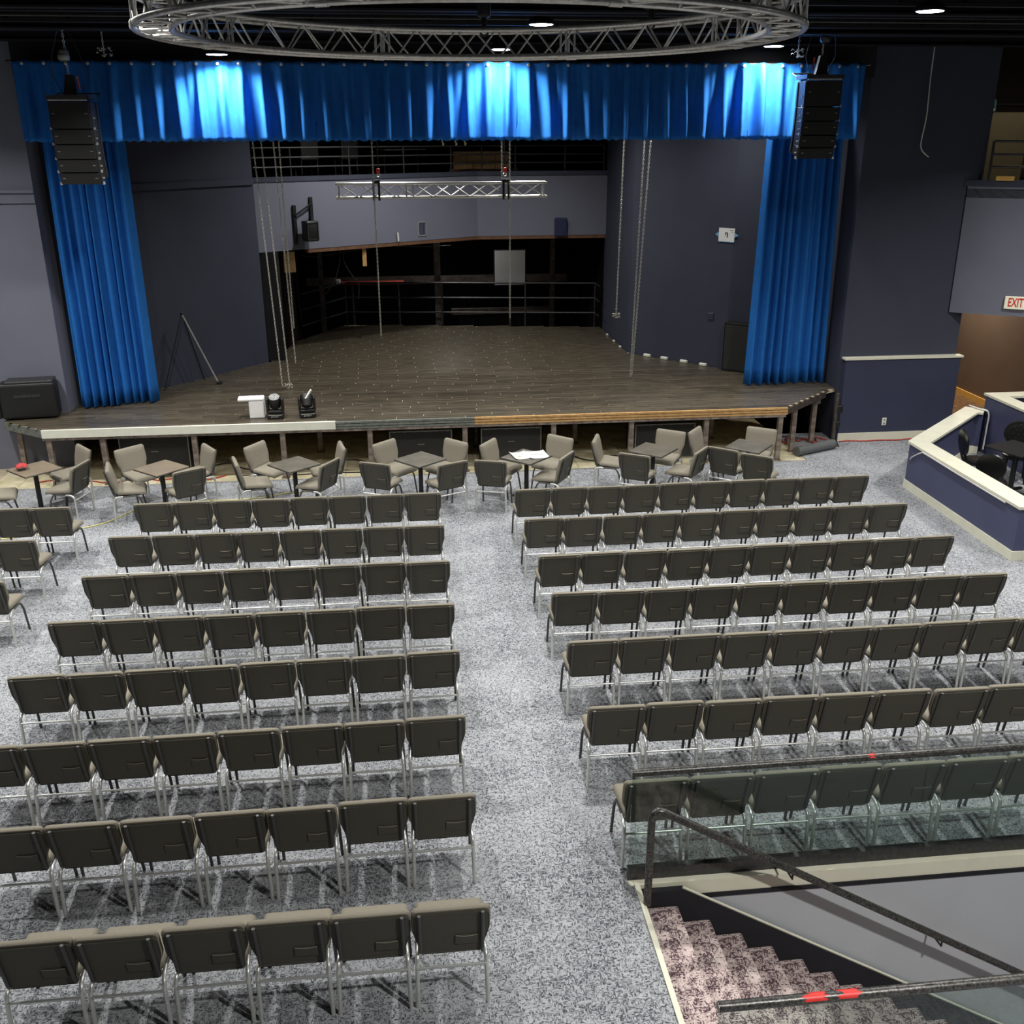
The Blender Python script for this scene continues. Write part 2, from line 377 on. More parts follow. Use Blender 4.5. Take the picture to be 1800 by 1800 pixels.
struct('trim_3', wall_line([(-5.9, 18.6), (-4.62, 19.76), (-2.93, 21.90)], .06, 4.66, 4.78), M_navy, 'painted band on the angled wall left of the stage')
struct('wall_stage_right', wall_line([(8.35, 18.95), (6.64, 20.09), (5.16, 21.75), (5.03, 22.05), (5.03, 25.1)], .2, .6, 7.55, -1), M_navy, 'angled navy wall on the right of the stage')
# balcony fascia over the opening at the back of the stage
struct('wall_balcony_front', wall_line([(-2.95, 21.95), (1.88, 25.0), (5.03, 25.0)], .16, 3.30, 4.70), M_navy_lit, 'navy balcony front over the opening behind the stage')
struct('trim_4', wall_line([(-2.97, 21.91), (1.87, 24.96), (5.03, 24.96)], .24, 4.70, 4.79), M_navy, 'ledge along the top of the balcony front')
struct('trim_5', wall_line([(-2.0, 22.56), (1.88, 25.01), (5.03, 25.01)], .14, 3.22, 3.30), M_ply, 'raw brown wooden underside of the balcony front')
w = MB(); w.prism([(-2.9, 22.1), (1.9, 25.15), (5.0, 25.15), (5.0, 29.9), (-2.9, 29.9)], 4.55, 4.68)
struct('floor_balcony_rear', w, M_dark, 'dark balcony floor behind the stage')
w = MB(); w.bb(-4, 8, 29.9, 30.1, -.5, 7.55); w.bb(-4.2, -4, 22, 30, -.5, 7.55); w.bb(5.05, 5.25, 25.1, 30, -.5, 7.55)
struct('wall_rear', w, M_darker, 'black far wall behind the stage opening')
w = MB(); w.bb(-3.1, -2.95, 22.0, 29.8, .0, 4.5)
struct('wall_rear_brown', w, mat('paint_dark_brown', (52, 38, 32), .8, noise=(2, .3, (44, 32, 28))), 'dark brown side wall in the opening behind the stage')
w = MB(); w.bb(-4, 6, 22.2, 30, -.4, .0); struct('floor_rear', w, M_darker, 'black lower floor behind the stage')
w = MB(); w.bb(-2.98, -2.6, 22.0, 22.3, 1.0, 3.3); struct('trim_6', w, M_dark, 'black post at the left edge of the stage opening')
# under stage back wall
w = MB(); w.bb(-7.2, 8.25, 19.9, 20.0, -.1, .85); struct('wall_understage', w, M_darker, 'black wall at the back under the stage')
# exit fascia, passage, upper gallery on the right
EXD = Vector((1.08, -.70)).normalized(); EXA = Vector((10.27, 18.02))
def exl(t): return (EXA.x+EXD.x*t, EXA.y+EXD.y*t)
struct('wall_exit', wall_line([exl(0), exl(3.4)], .25, 2.43, 4.70), M_navy_lit, 'grey navy wall carrying the exit sign')
struct('trim_7', wall_line([exl(-.06), exl(3.4)], .30, 4.70, 4.80).xform(Matrix.Translation((-.012, -.018, 0))), M_navy, 'ledge on top of the wall with the exit sign')
w = MB(); w.bb(12.62, 12.8, 16.2, 25, 0, 4.6); w.bb(10.55, 12.7, 24.8, 25, 0, 4.6)
struct('wall_passage', w, M_brown, 'brown passage wall below the exit sign')
w = MB(); w.bb(12.59, 12.62, 16.3, 24.8, 0, .13); struct('baseboard_passage', w, M_yellow, 'yellow baseboard of the brown passage wall')
w = MB(); w.prism([exl(0), exl(3.4), (14, 24), (10.4, 24)], 4.50, 4.66); struct('floor_gallery', w, M_dark, 'dark floor of the upper gallery on the right')
w = MB(); w.bb(10.4, 16, 22.4, 22.6, 4.66, 7.55); struct('wall_gallery', w, M_brick, 'brown rear wall of the upper gallery on the right')
w = MB(); w.bb(10.4, 16, 22.34, 22.4, 6.17, 6.21); struct('trim_8', w, M_tan, 'pale strip across the brown gallery wall')
# far enclosure (outside the picture)
w = MB(); w.bb(-14.2, -14, -5, 18.6, -.1, 7.55); struct('wall_left', w, M_navy, 'navy side wall of the hall')
w = MB(); w.bb(16, 16.2, -5, 26, -.1, 7.55); struct('wall_right', w, M_navy, 'navy side wall of the hall past the booths')
w = MB(); w.bb(-14, 16, -5.2, -5, -.1, 7.55); struct('wall_back', w, M_navy, 'navy back wall of the hall')

# ================================================================== STAGE
stage = empty('stage', (0, 16.82, 0), 0, 'wide dark plank stage on steel posts behind the tables', 'stage')
def sp(m): return m.xform(Matrix.Translation((0, -16.82, 0)))
POLY = [(-6.92, 17.48), (-6.08, 16.84), (6.78, 16.84), (7.98, 17.95), (8.22, 18.1), (8.22, 18.95), (6.58, 20.05), (5.12, 21.7), (4.99, 22.05), (4.99, 25.2), (-1.5, 26.3), (-2.55, 24.2), (-2.9, 21.95), (-4.6, 19.8), (-5.9, 18.62), (-6.92, 18.0)]
sp(MB().prism(POLY, .93, .986)).build('deck', M_under, stage)
def xrange_at(y):
    xs = []
    n = len(POLY)
    for i in range(n):
        a, b = POLY[i], POLY[(i+1) % n]
        if (a[1] <= y < b[1]) or (b[1] <= y < a[1]): xs.append(a[0]+(b[0]-a[0])*(y-a[1])/(b[1]-a[1]))
    return (min(xs), max(xs)) if len(xs) >= 2 else None
PW, PL = .152, 1.2
pm_full = MB().box((0, 0, 0), (PL-.013, PW-.011, .014)).mesh('plank', M_plank)
cnt = 0; rest = MB(); row = 0; y = 16.85
while y+PW < 26.2:
    r = xrange_at(y+PW/2)
    if r:
        x0, x1 = r; off = (row*.437 % 1)*PL; x = x0-off
        while x < x1:
            a, b = max(x, x0), min(x+PL, x1); x += PL
            if b-a < .08: continue
            c = ((a+b)/2, y+PW/2-16.82, .993)
            if cnt < 300:
                if b-a > PL-.001: mobj('plank', pm_full, stage, c)
                else: mobj('plank', MB().box((0, 0, 0), (b-a-.013, PW-.011, .014)).mesh('plank', M_plank), stage, c)
                cnt += 1
            else: rest.box(c, (b-a-.013, PW-.011, .014))
    y += PW; row += 1
tag(rest.build('plank_field', M_plank, stage), kind='stuff')
# front edge boards
def edge(name, x0, x1, m):
    e = empty(name); e.parent = stage
    for k in range(3):
        MB().bb(x0, x1, -.018-.006*(k == 1), .03, .868+k*.046, .868+k*.046+.034).build('lath', m, e)
    return e
edge('edge_board', 1.16, 6.80, M_wood); edge('edge_board', -1.23, 1.155, M_edge_grey)
MB().bb(-6.08, -1.235, -.03, .03, .868, 1.003).build('edge_board', M_edge_white, stage)
sp(wall_line([(-6.92, 17.46), (-6.08, 16.80)], .03, .87, 1.0, 1)).build('edge_board', M_edge_grey, stage)
sp(wall_line([(6.80, 16.80), (7.98, 17.92)], .03, .87, .975, 1)).build('edge_board', M_steel, stage)
MB().bb(-6.08, 6.78, -.01, .05, .82, .868).build('front_channel', M_post, stage)
POSTS = [(-6.0, 0.05), (-5.13, .06), (-3.63, .06), (-2.15, .06), (-.66, .06), (.99, .06), (2.56, .06), (3.96, .06), (5.33, .06), (6.70, .05), (7.15, .52), (7.75, 1.05), (-6.7, .7)]
pme = MB().box((0, 0, .41), (.085, .085, .82)).box((0, 0, .004), (.14, .14, .008)).mesh('post', M_post)
for x, y in POSTS: mobj('post', pme, stage, (x, y, 0))
for x in (-5.6, -4.2, -2.0+.35, -.3, 1.3, 3.2, 4.6, 5.9): mobj('post', pme, stage, (x, 1.55, 0))
for y in (.9, 2.2): MB().bb(-6.5, 7.8, y, y+.08, .80, .93).build('joist', M_steel, stage)

# ---- things under the stage: four subwoofers
def subwoofer(x0, x1, h, y, label):
    w_ = x1-x0; t = empty('subwoofer', ((x0+x1)/2, y+.35, 0), 0, label, 'speaker', 'subwoofers under the stage')
    MB().rbox((0, 0, h/2+.01), (w_, .7, h-.02), .008, 1).build('cabinet', M_black, t)
    MB().box((0, -.352, h/2), (w_-.05, .02, h-.06)).build('grille', M_subface, t)
    fr = MB()
    for s in (-1, 1): fr.box((s*(w_/2-.012), -.353, h/2), (.018, .016, h-.02)); fr.box((0, -.353, h/2+s*(h/2-.02)), (w_-.02, .016, .018))
    fr.build('edge_trim', M_subedge, t)
    lg = MB(); lg.box((0, -.364, h*.62), (.12, .004, .012)); lg.build('badge', M_subedge, t)
    rv = MB()
    for i in range(6): rv.box(((i-2.5)*w_/6, -.364, h-.03), (.016, .01, .016))
    rv.build('rivets', M_subedge, t)
    for i in range(4): MB().lathe([(.03, 0), (.03, .015)], ((-1)**i*(w_/2-.08), (-.28 if i < 2 else .28), 0), 8).build('foot', M_black, t)
    return t
subwoofer(-4.98, -3.80, .745, 17.2, 'dark subwoofer under the stage behind the second table from left')
subwoofer(-.34, .78, .69, 17.2, 'black subwoofer under the stage behind the middle table')
subwoofer(1.29, 2.39, .69, 17.2, 'black subwoofer under the stage behind the table with papers')
subwoofer(4.11, 5.235, .67, 17.2, 'black subwoofer under the stage, rightmost of the four')
# cables
def cable(name, pts, r, m, label, smooth_n=6):
    P = [Vector(p) for p in pts]; out = []
    for i in range(len(P)-1):
        p0, p1, p2, p3 = P[max(i-1, 0)], P[i], P[i+1], P[min(i+2, len(P)-1)]
        for k in range(smooth_n):
            t = k/smooth_n
            out.append(.5*((2*p1)+(-p0+p2)*t+(2*p0-5*p1+4*p2-p3)*t*t+(-p0+3*p1-3*p2+p3)*t**3))
    out.append(P[-1])
    o = MB().tube(out, r, 6).build(name, m, None, 60)
    return tag(o, label, 'cable')
def wob(x0, x1, y, a, n, z=.012):
    return [(x0+(x1-x0)*i/n, y+a*math.sin(i*1.9)+a*.6*math.sin(i*.83+1), z) for i in range(n+1)]
cable('floor_cable', wob(-6.4, -3.2, 17.0, .10, 14), .012, M_redcord, 'red cable tangled on the tiles under the left of the stage')
cable('floor_cable', wob(-3.6, .4, 17.5, .2, 12), .012, M_blackcord, 'black cable on the tiles under the stage left of centre')
cable('floor_cable', wob(-3.0, 1.0, 17.02, .03, 10), .008, M_blackcord, 'thin black cable lying straight along the tiles below the stage')
cable('floor_cable', wob(2.6, 6.6, 17.35, .22, 14), .013, M_blackcord, 'black cable looping under the right of the stage')
cable('floor_cable', wob(6.75, 8.1, 17.95, .14, 16, .03), .014, M_redcord, 'red cable heap under the stage by its right corner')
cable('floor_cable', wob(8.3, 10.3, 17.80, .02, 10), .014, M_redcord, 'red cable lying along the cream baseboard on the right')
cable('extension_cord', [(-6.5, 14.35, .01), (-5.6, 14.55, .01), (-5.15, 14.7, .01), (-4.7, 14.95, .01), (-4.35, 15.5, .01), (-3.8, 15.78, .01), (-2.9, 15.8, .01), (-2.4, 15.85, .01), (-2.1, 16.0, .01), (-1.6, 16.1, .01)], .009, M_yellowcord, 'pale yellow cord lying on the carpet by the left tables')

# ================================================================== CURTAINS
def curtain_mesh(x0, x1, z0, z1, y, folds, amp_top, amp_bot, taper=0, seed=1, nz=14, per=14, shape='lobe', slope=0):
    rnd = random.Random(seed); n = folds*per; ph = [rnd.uniform(-.12, .12) for _ in range(folds+2)]; am = [rnd.uniform(.65, 1.2) for _ in range(folds+2)]
    wd = [rnd.uniform(.6, 1.4) for _ in range(folds)]; tot = sum(wd); edges = [0]
    for q in wd: edges.append(edges[-1]+q/tot)
    vs = []; fs = []
    for j in range(nz+1):
        t = j/nz; z = z1+(z0-z1)*t
        for i in range(n+1):
            k = min(i//per, folds-1); u = (i-k*per)/per; gx = edges[k]+(edges[k+1]-edges[k])*u
            xa = x0+taper*(-t); xb = x1+taper*t
            a = (amp_top+(amp_bot-amp_top)*min(1, t*1.4))*am[k]
            if shape == 'lobe': d = (math.sin(PI*u)**2)+.15*math.sin(2*PI*u+ph[k]*8+t*2)
            else: d = max(0, math.cos(2*PI*(u-.5)))**.8*(.6+.4*t)+.12*math.sin(4*PI*u+ph[k]*10)
            sway = ph[k]*.08*t
            vs.append((xa+(xb-xa)*gx+sway*(x1-x0)/folds, y+slope*gx-a*d, z+(.012*math.sin(i*.9) if j == nz else 0)))
    for j in range(nz):
        for i in range(n):
            p = j*(n+1)+i; fs.append((p, p+n+1, p+n+2, p+1))
    m = MB(); m.add(vs, fs); return m
def cloth_obj(name, m, parent=None):
    o = m.build(name, M_blue, parent, 180); sd = o.modifiers.new('s', 'SOLIDIFY'); sd.thickness = .012; sd.offset = 0
    return o
val = empty('valance', (0, 17.62, 5.51), 0, 'long pleated blue valance across the top of the stage', 'valance')
VX0, VX1, NP = -5.86, 7.92, 42
vs_, fs_ = [], []
rnd = random.Random(3); per = 16; nz = 18
pam = [rnd.uniform(.75, 1.2) for _ in range(NP)]; pph = [rnd.uniform(-1, 1) for _ in range(NP)]
for j in range(nz+1):
    t = j/nz
    for i in range(NP*per+1):
        k = min(i//per, NP-1); u = (i-k*per)/per
        x = VX0+(VX1-VX0)*i/(NP*per)
        c = .5+.06*pph[k]*t
        lobe = math.exp(-(abs(u-c)/(.19+.04*math.sin(k*2.1)))**2.6)
        amp = (.04+.17*min(1, t*1.25)**.8)*pam[k]
        drape = .028*math.sin(PI*2*u+k)*math.exp(-((t-.25)/.25)**2)
        ripple = .010*math.sin(i*1.7+k)*max(0, t-.86)/.14+.008*math.sin(i*2.3)*max(0, .05-t)/.05
        z = 1.19*(1-t)
        if j == 0: z -= .022*math.cos(2*PI*(u-.5))*-1*0.5+.011
        if j == nz: z += .012*math.sin(i*.8+k)
        vs_.append((x+.04*(lobe-.5)*pph[k]*t, .03-amp*lobe-drape+ripple, z))
for j in range(nz):
    for i in range(NP*per):
        p = j*(NP*per+1)+i; fs_.append((p, p+NP*per+1, p+NP*per+2, p+1))
cloth_obj('cloth', MB().add(vs_, fs_), val)
gme = MB().lathe([(.018, 0), (.026, .004), (.018, .008)], (0, 0, 0), 10).xform(Matrix.Rotation(PI/2, 4, 'X')).mesh('grommet', M_chrome, 60)
for k in range(NP): mobj('grommet', gme, val, (VX0+(VX1-VX0)*(k+.5)/NP, -.03-.02*pam[k], 1.14))
MB().tube([(VX0-.1, .06, 1.17), (VX1+.1, .06, 1.17)], .022, 8).build('batten', M_rail, val)
for x in (-5.5, -1.0, 3.4, 7.6): MB().box((x, .2, 1.19), (.04, .29, .03)).build('bracket', M_rail, val)
def leg_curtain(x0, x1, y, slope, label, seed, taper):
    t = empty('stage_curtain', ((x0+x1)/2, y, 1.02), 0, label, 'curtain', 'blue stage leg curtains')
    m = curtain_mesh(x0-(x0+x1)/2, x1-(x0+x1)/2, 0, 4.95, 0, 9, .15, .22, taper, seed, 16, 14, slope=slope)
    cloth_obj('cloth', m, t)
    MB().tube([(-.75, slope*.5, 4.96), (.75, slope*.5, 4.96)], .022, 8).build('batten', M_rail, t)
leg_curtain(-5.80, -4.58, 18.30, .42, 'full height blue curtain on the left side of the stage', 5, .02)
leg_curtain(6.66, 8.10, 18.62, .10, 'full height blue curtain on the right side of the stage', 9, .10)

# ================================================================== CHAIRS
def back_outline(wt, wb, z0, z1, waist, r=.034):
    """front view outline of a back cushion: broad above, narrow below the waist"""
    pts = []
    def corner(cx, cz, a0, a1, rr, n=4):
        for i in range(n+1):
            a = math.radians(a0+(a1-a0)*i/n); pts.append((cx+rr*math.cos(a), cz+rr*math.sin(a)))
    corner(wt/2-r, z1-r, 90, 0, r)
    pts.append((wt/2, waist+.06)); pts.append((wt/2-.008, waist+.02)); pts.append((wb/2+.006, waist-.045)); pts.append((wb/2, waist-.08))
    corner(wb/2-.03, z0+.03, 0, -90, .03, 3)
    L_ = [(-x, z) for x, z in pts][::-1]
    return pts+L_
def plate(outline, layers, lean):
    """layers: list of (y, inset); lean(z) gives y shift"""
    cx = 0; cz = sum(p[1] for p in outline)/len(outline); n = len(outline); vs = []; fs = []
    hw = max(p[0] for p in outline); hh = (max(p[1] for p in outline)-min(p[1] for p in outline))/2
    for yy, ins in layers:
        for x, z in outline:
            X = x*(1-ins/hw); Z = cz+(z-cz)*(1-ins/hh); vs.append((X, yy+lean(Z), Z))
    for l in range(len(layers)-1):
        for i in range(n):
            j = (i+1) % n; fs.append((l*n+i, l*n+j, (l+1)*n+j, (l+1)*n+i))
    fs.append(tuple(range(n))); b = (len(layers)-1)*n
    fs.append(tuple(b+i for i in range(n))[::-1])
    # orient outward
    m = MB(); m.add(vs, [f[::-1] for f in fs]); return m
lean = lambda z: .105*(1-min(1, max(0, (z-.42)/.44)))   # back leans away at the top: y grows towards the seat lower down
CH = {}
o_ = back_outline(.523, .445, .462, .862, .60)
CH['backrest'] = plate(o_, [(.022, .035), (.018, .008), (.028, 0), (.050, 0), (.066, .010), (.076, .034), (.080, .08)], lean).mesh('backrest', M_fabric, 50)
CH['back_panel'] = plate(back_outline(.506, .445, .424, .832, .60, .03), [(.006, .004), (.003, 0), (.03, 0)], lean).mesh('back_panel', M_shell)
pk = plate([(.03, .508), (.175, .508), (.178, .515), (.176, .598), (.028, .598), (.026, .515)], [(-.003, .002), (.001, 0), (.01, 0)], lean)
CH['book_pocket'] = pk.mesh('book_pocket', M_shell)
CH['pocket_rim'] = MB().tube([(.03+.145*i/6, lean(.60)-.004, .602-.010*math.sin(PI*i/6)) for i in range(7)], .0032, 5).mesh('pocket_rim', M_fabric)
for s, nm in ((-1, 'l'), (1, 'r')):
    CH['upright'+nm] = MB().tube([(s*.208, lean(z)-.008, z) for z in (.845, .80, .65, .52, .46)]+[(s*.206, lean(.44)+.01, .432), (s*.205, lean(.42)+.05, .428)], .013, 6, sq=(1, .8)).mesh('upright', M_frame, 60)
    CH['rear_leg'+nm] = MB().tube([(s*.222, .22, .412), (s*.226, .16, .415), (s*.230, .115, .405), (s*.232, .085, .375), (s*.234, .078, .31), (s*.240, .07, .0)], .0155, 7).mesh('leg', M_chrome, 60)
    CH['front_leg'+nm] = MB().tube([(s*.222, .22, .412), (s*.224, .38, .414), (s*.226, .425, .402), (s*.228, .452, .37), (s*.232, .485, .30), (s*.238, .535, .0)], .0135, 7).mesh('leg', M_frame, 60)  # silver legs in a darker finish; shade under the seat put into the colour
CH['stretcher'] = MB().tube([(-.233, .072, .335), (.233, .072, .335)], .0105, 6).mesh('stretcher', M_chrome, 60)
sm = MB().rbox((0, .352, .466), (.455, .436, .076), .035, 3)
sm.v = [(x*(1+.05*max(0, (y-.3)/.25)), y, z+.012*math.cos(x*5)-(.035*max(0, (y-.44)/.1)**2 if z > .44 else .0)+.012*(y-.3)) for x, y, z in sm.v]
CH['seat'] = sm.mesh('seat', M_fabric, 50)
CH['seat_pan'] = MB().box((0, .30, .412), (.40, .36, .012)).mesh('seat_pan', M_black)
def stack_chair(loc, rz, label, group):
    t = empty('stacking_chair', (loc[0]+.05*math.sin(rz), loc[1]-.05*math.cos(rz), loc[2]), rz, label, 'chair', group)
    for nm, key in (('seat', 'seat'), ('seat_pan', 'seat_pan'), ('backrest', 'backrest'), ('stretcher', 'stretcher'), ('leg', 'rear_legl'), ('leg', 'rear_legr'), ('leg', 'front_legl'), ('leg', 'front_legr')):
        mobj(nm, CH[key], t)
    bp_ = mobj('back_panel', CH['back_panel'], t)
    pk_ = mobj('book_pocket', CH['book_pocket'], bp_); mobj('pocket_rim', CH['pocket_rim'], bp_)
    mobj('upright', CH['uprightl'], t); mobj('upright', CH['uprightr'], t)
    return t
S = .53
ROWS_L = [(-3.802, 13.381, -.292), (-3.819, 12.169, -.946), (-3.805, 10.947, -.172), (-3.816, 9.771, -.099), (-3.821, 8.642, .737), (-3.837, 7.478, .491), (-3.830, 6.357, .704), (-3.823, 5.219, .114)]
ROWS_R = [(1.469, 13.338, .718), (1.465, 12.175, .159), (1.485, 10.940, .662), (1.492, 9.879, -.573), (1.490, 8.743, -.034), (1.471, 7.529, -.953), (1.56, 6.435, -.3)]
RN_L = ['front row', 'second row', 'third row', 'fourth row', 'fifth row', 'sixth row', 'seventh row', 'back row']
RN_R = ['front row', 'second row', 'third row', 'fourth row', 'fifth row', 'sixth row', 'back row']
VIS_L = [0, 0, 0, 0, 0, 0, 1, 2]; VIS_R = [10, 10, 10, 10, 10, 9, 7]
for r, (x0, y0, a) in enumerate(ROWS_L):
    a = math.radians(a)
    for i in range(VIS_L[r], 8):
        k = 8-i; d = (i+.5)*S
        pos = 'aisle seat' if k == 1 else ORD[k]+' from the aisle'
        stack_chair((x0+d*math.cos(a)+random.uniform(-.004, .004), y0+d*math.sin(a)+random.uniform(-.012, .012), 0), a+random.uniform(-.005, .005),
                    'grey stacking chair, '+pos+', '+RN_L[r]+' left of the aisle', 'chairs left of the aisle')
for r, (x0, y0, a) in enumerate(ROWS_R):
    a = math.radians(a)
    for i in range(VIS_R[r]):
        k = i+1; d = (i+.5)*S
        pos = 'aisle seat' if k == 1 else ORD[k]+' from the aisle'
        stack_chair((x0+d*math.cos(a)+random.uniform(-.004, .004), y0+d*math.sin(a)+random.uniform(-.012, .012), 0), a+random.uniform(-.005, .005),
                    'grey stacking chair, '+pos+', '+RN_R[r]+' right of the aisle', 'chairs right of the aisle')
# far left block, cut by the picture edge
for x, y, lb in ((-4.89, 13.36, 'grey stacking chair at the right end of the far left front row'), (-5.42, 13.38, 'grey stacking chair second from the right in the far left front row'),
                 (-4.96, 12.18, 'grey stacking chair at the right end of the far left second row'), (-5.49, 12.18, 'grey stacking chair cut by the picture edge in the far left second row'), (-4.89, 10.91, 'grey stacking chair at the right end of the far left third row')):
    stack_chair((x, y, 0), random.uniform(-.02, .02), lb, 'chairs of the far left block')
# chairs around the small tables: middle of the back's top edge, edge angle
TABLES = [(-5.825, 15.556), (-3.863, 15.374), (-1.812, 15.321), (.174, 15.347), (1.884, 15.289), (4.005, 15.415), (5.632, 15.441)]
TANG = [45, 48, 41, 41, 46, 49, 49]
TN = ['leftmost table', 'second table from left', 'third table from left', 'middle table', 'table with papers', 'second table from right', 'rightmost table']
TCH = [(0, -5.089, 15.332, 76, 'right', 'dark back showing'), (0, -5.304, 16.243, -53, 'far right', 'against the stage'), (0, -6.50, 15.12, -75, 'near left', 'cut by the picture edge'),
       (1, -4.500, 16.110, 45, 'far left', 'facing the hall'), (1, -4.572, 15.162, -77, 'near left', 'seat turned right'), (1, -3.270, 16.022, -59, 'far right', 'by a stage post'), (1, -3.342, 14.856, 33, 'near right', 'dark back showing'),
       (2, -2.486, 16.069, 59, 'far left', 'facing the hall'), (2, -2.669, 15.227, -75, 'near left', 'seat turned right'), (2, -1.123, 15.880, -78, 'far right', 'side on'), (2, -1.26, 15.0, 60, 'near right', 'dark back showing'),
       (3, -.523, 14.867, -24, 'near left', 'dark back showing'), (3, -.381, 15.954, 46, 'far left', 'facing the hall'), (3, .760, 15.878, -47, 'far right', 'facing the hall'), (3, .649, 14.748, 26, 'near right', 'dark back showing'),
       (4, 1.261, 14.777, -18, 'near left', 'dark back showing'), (4, 1.333, 15.762, 57, 'far left', 'facing the hall'), (4, 2.512, 15.910, -44, 'far right', 'facing the hall'), (4, 2.451, 14.934, 58, 'near right', 'dark back showing'),
       (5, 3.140, 15.785, -109, 'far left', 'side on'), (5, 3.560, 14.834, -31, 'near left', 'dark back showing'), (5, 4.450, 16.037, -35, 'far right', 'facing the hall'), (5, 4.64, 14.95, 51, 'near right', 'dark back showing'),
       (6, 4.92, 16.080, 53, 'far left', 'by a stage post'), (6, 5.055, 14.97, -40, 'near left', 'dark back showing'), (6, 5.475, 14.565, -36, 'near right', 'dark back showing'), (6, 6.036, 15.995, -35, 'far right', 'facing the hall')]
for ti, x, y, ang, side, how in TCH:
    a = math.radians(ang); n = Vector((-math.sin(a), math.cos(a))); tv = Vector((TABLES[ti][0]-x, TABLES[ti][1]-y))
    if n.dot(tv) < 0: n = -n
    rz = math.atan2(n.y, n.x)-PI/2
    stack_chair((x-n.x*.03, y-n.y*.03, 0), rz, 'grey chair at the '+side+' of the '+TN[ti]+', '+how, 'chairs around the small tables')
TLAB = ['small square brown table, leftmost, with a red napkin on it', 'small square pale table, second from left', 'small square grey table with smears, third from left', 'small square grey table in the middle of the row, clear top',
        'small square table under white papers', 'small square grey table, second from right', 'small square grey table, rightmost, before the stage corner']
for k, (x, y) in enumerate(TABLES):
    t = empty('cafe_table', (x, y, 0), math.radians(TANG[k]), TLAB[k], 'table', 'small tables before the stage')
    MB().rbox((0, 0, .728), (.60, .60, .024), .010, 2).build('table_top', M_table_brown if k < 2 else M_table, t)
    MB().rbox((0, 0, .716), (.608, .608, .014), .006, 1).build('edge_band', M_table_edge, t)
    MB().lathe([(.045, .02), (.038, .06), (.036, .68), (.07, .70), (.07, .709)], (0, 0, 0), 14).build('pedestal', M_black, t, 50)
    b = MB(); b.rbox((0, 0, .018), (.56, .07, .03), .01, 1); b.rbox((0, 0, .018), (.07, .56, .03), .01, 1); b.build('cross_base', M_black, t)
# things on the tables
g = empty('ashtray', (-5.98, 15.47, .74), 0, 'small clear glass dish on the leftmost table', 'dish')
MB().lathe([(.05, 0), (.07, .03), (.075, .032), (.066, .028), (.045, .008)], (0, 0, 0), 16).build('bowl', M_clear, g, 40)
m = MB(); rn = random.Random(4)
vs = []; fs = []
for j in range(7):
    for i in range(7): vs.append(((i-3)*.030, (j-3)*.024, .012+.05*math.exp(-((i-3)**2+(j-3)**2)/7)+rn.uniform(0, .028)))
for j in range(6):
    for i in range(6): fs.append((j*7+i, j*7+i+1, j*7+i+8, j*7+i+7))
nap = m.add(vs, fs).build('napkin', mat('napkin_red', (186, 60, 64), .8, noise=(20, .3, (170, 50, 54))), None, 180, (-5.99, 15.50, .770)); nap.rotation_euler = (0, 0, .5)
nap.modifiers.new('s', 'SOLIDIFY').thickness = .004
tag(nap, 'crumpled red napkin in the glass dish on the leftmost table', 'napkin')
def sheet(name, w_, d_, curl, label, loc, rz, extra=None):
    t = empty(name, loc, rz, label, 'paper', 'papers on the table')
    vs = []; fs = []; n = 8
    for i in range(n+1):
        for j in range(2): vs.append(((i/n-.5)*w_, (j-.5)*d_, curl*(2*i/n-1)**4))
    for i in range(n): fs.append((2*i, 2*i+2, 2*i+3, 2*i+1))
    o = MB().add(vs, fs).build('page', M_white, t, 180); o.modifiers.new('s', 'SOLIDIFY').thickness = .003
    if extra: extra(t)
    return t
def logo(t):
    MB().lathe([(.001, 0), (.028, 0), (.028, .001)], (-.02, -.05, .005), 12).build('printed_logo', mat('logo_olive', (178, 176, 92), .7, noise=(20, .3, (168, 166, 84))), t)
    MB().box((.06, .02, .005), (.07, .012, .001)).build('printed_line', M_subedge, t)
sheet('paper_sheet', .26, .38, .02, 'white printed sheet with a small logo, left half on the table', (1.78, 15.31, .745), .2, logo)
sheet('paper_sheet', .30, .19, .015, 'white sheet, upper right of the papers on the table', (2.05, 15.43, .745), .12)
sheet('paper_sheet', .30, .19, .02, 'white sheet, lower right of the papers on the table', (2.07, 15.21, .749), .12)

# ================================================================== LAMPS
def high_bay(loc, label, power, group='round high bay lamps', top=7.53, col=(1, .985, .95)):
    t = empty('high_bay_lamp', loc, 0, label, 'lamp', group)
    MB().lathe([(.02, .16), (.06, .155), (.10, .10), (.165, .055), (.175, .03), (.175, .005), (.165, 0)], (0, 0, 0), 24).build('housing', M_black, t, 40)
    MB().lathe([(.001, -.004), (.15, -.004), (.155, 0), (.15, .003), (.001, .003)], (0, 0, 0), 24).build('lens', M_lens, t)
    MB().tube([(0, 0, .15), (0, 0, .22), (.03, 0, .25), (0, 0, .28), (0, 0, top-loc[2])], .008, 6).build('hook', M_rail, t)
    L_ = bpy.data.lights.new('lamp_light', 'AREA'); L_.shape = 'DISK'; L_.size = .30; L_.energy = power; L_.color = col; L_.spread = SPREAD
    lo = bpy.data.objects.new('lamp_light', L_); COL.objects.link(lo); lo.parent = t; lo.location = (0, 0, -.012)
    return t
for p, lb in zip(LAMPS_VALANCE, ('round ceiling lamp over the left of the blue valance', 'round ceiling lamp over the middle of the blue valance', 'round ceiling lamp over the right of the blue valance')):
    high_bay(p, lb, VAL_W)
for p, lb in zip(LAMPS_STAGE, ('round lamp above the stage, left of the straight truss', 'round lamp above the stage, over the straight truss', 'round lamp above the stage beside the right curtain')):
    high_bay(p, lb, STAGE_W*(.4 if 'curtain' in lb else 1))
HL = ['round ceiling lamp glowing inside the truss ring', 'round ceiling lamp behind the left end of the truss ring', 'round ceiling lamp at the top right, seen edge on']
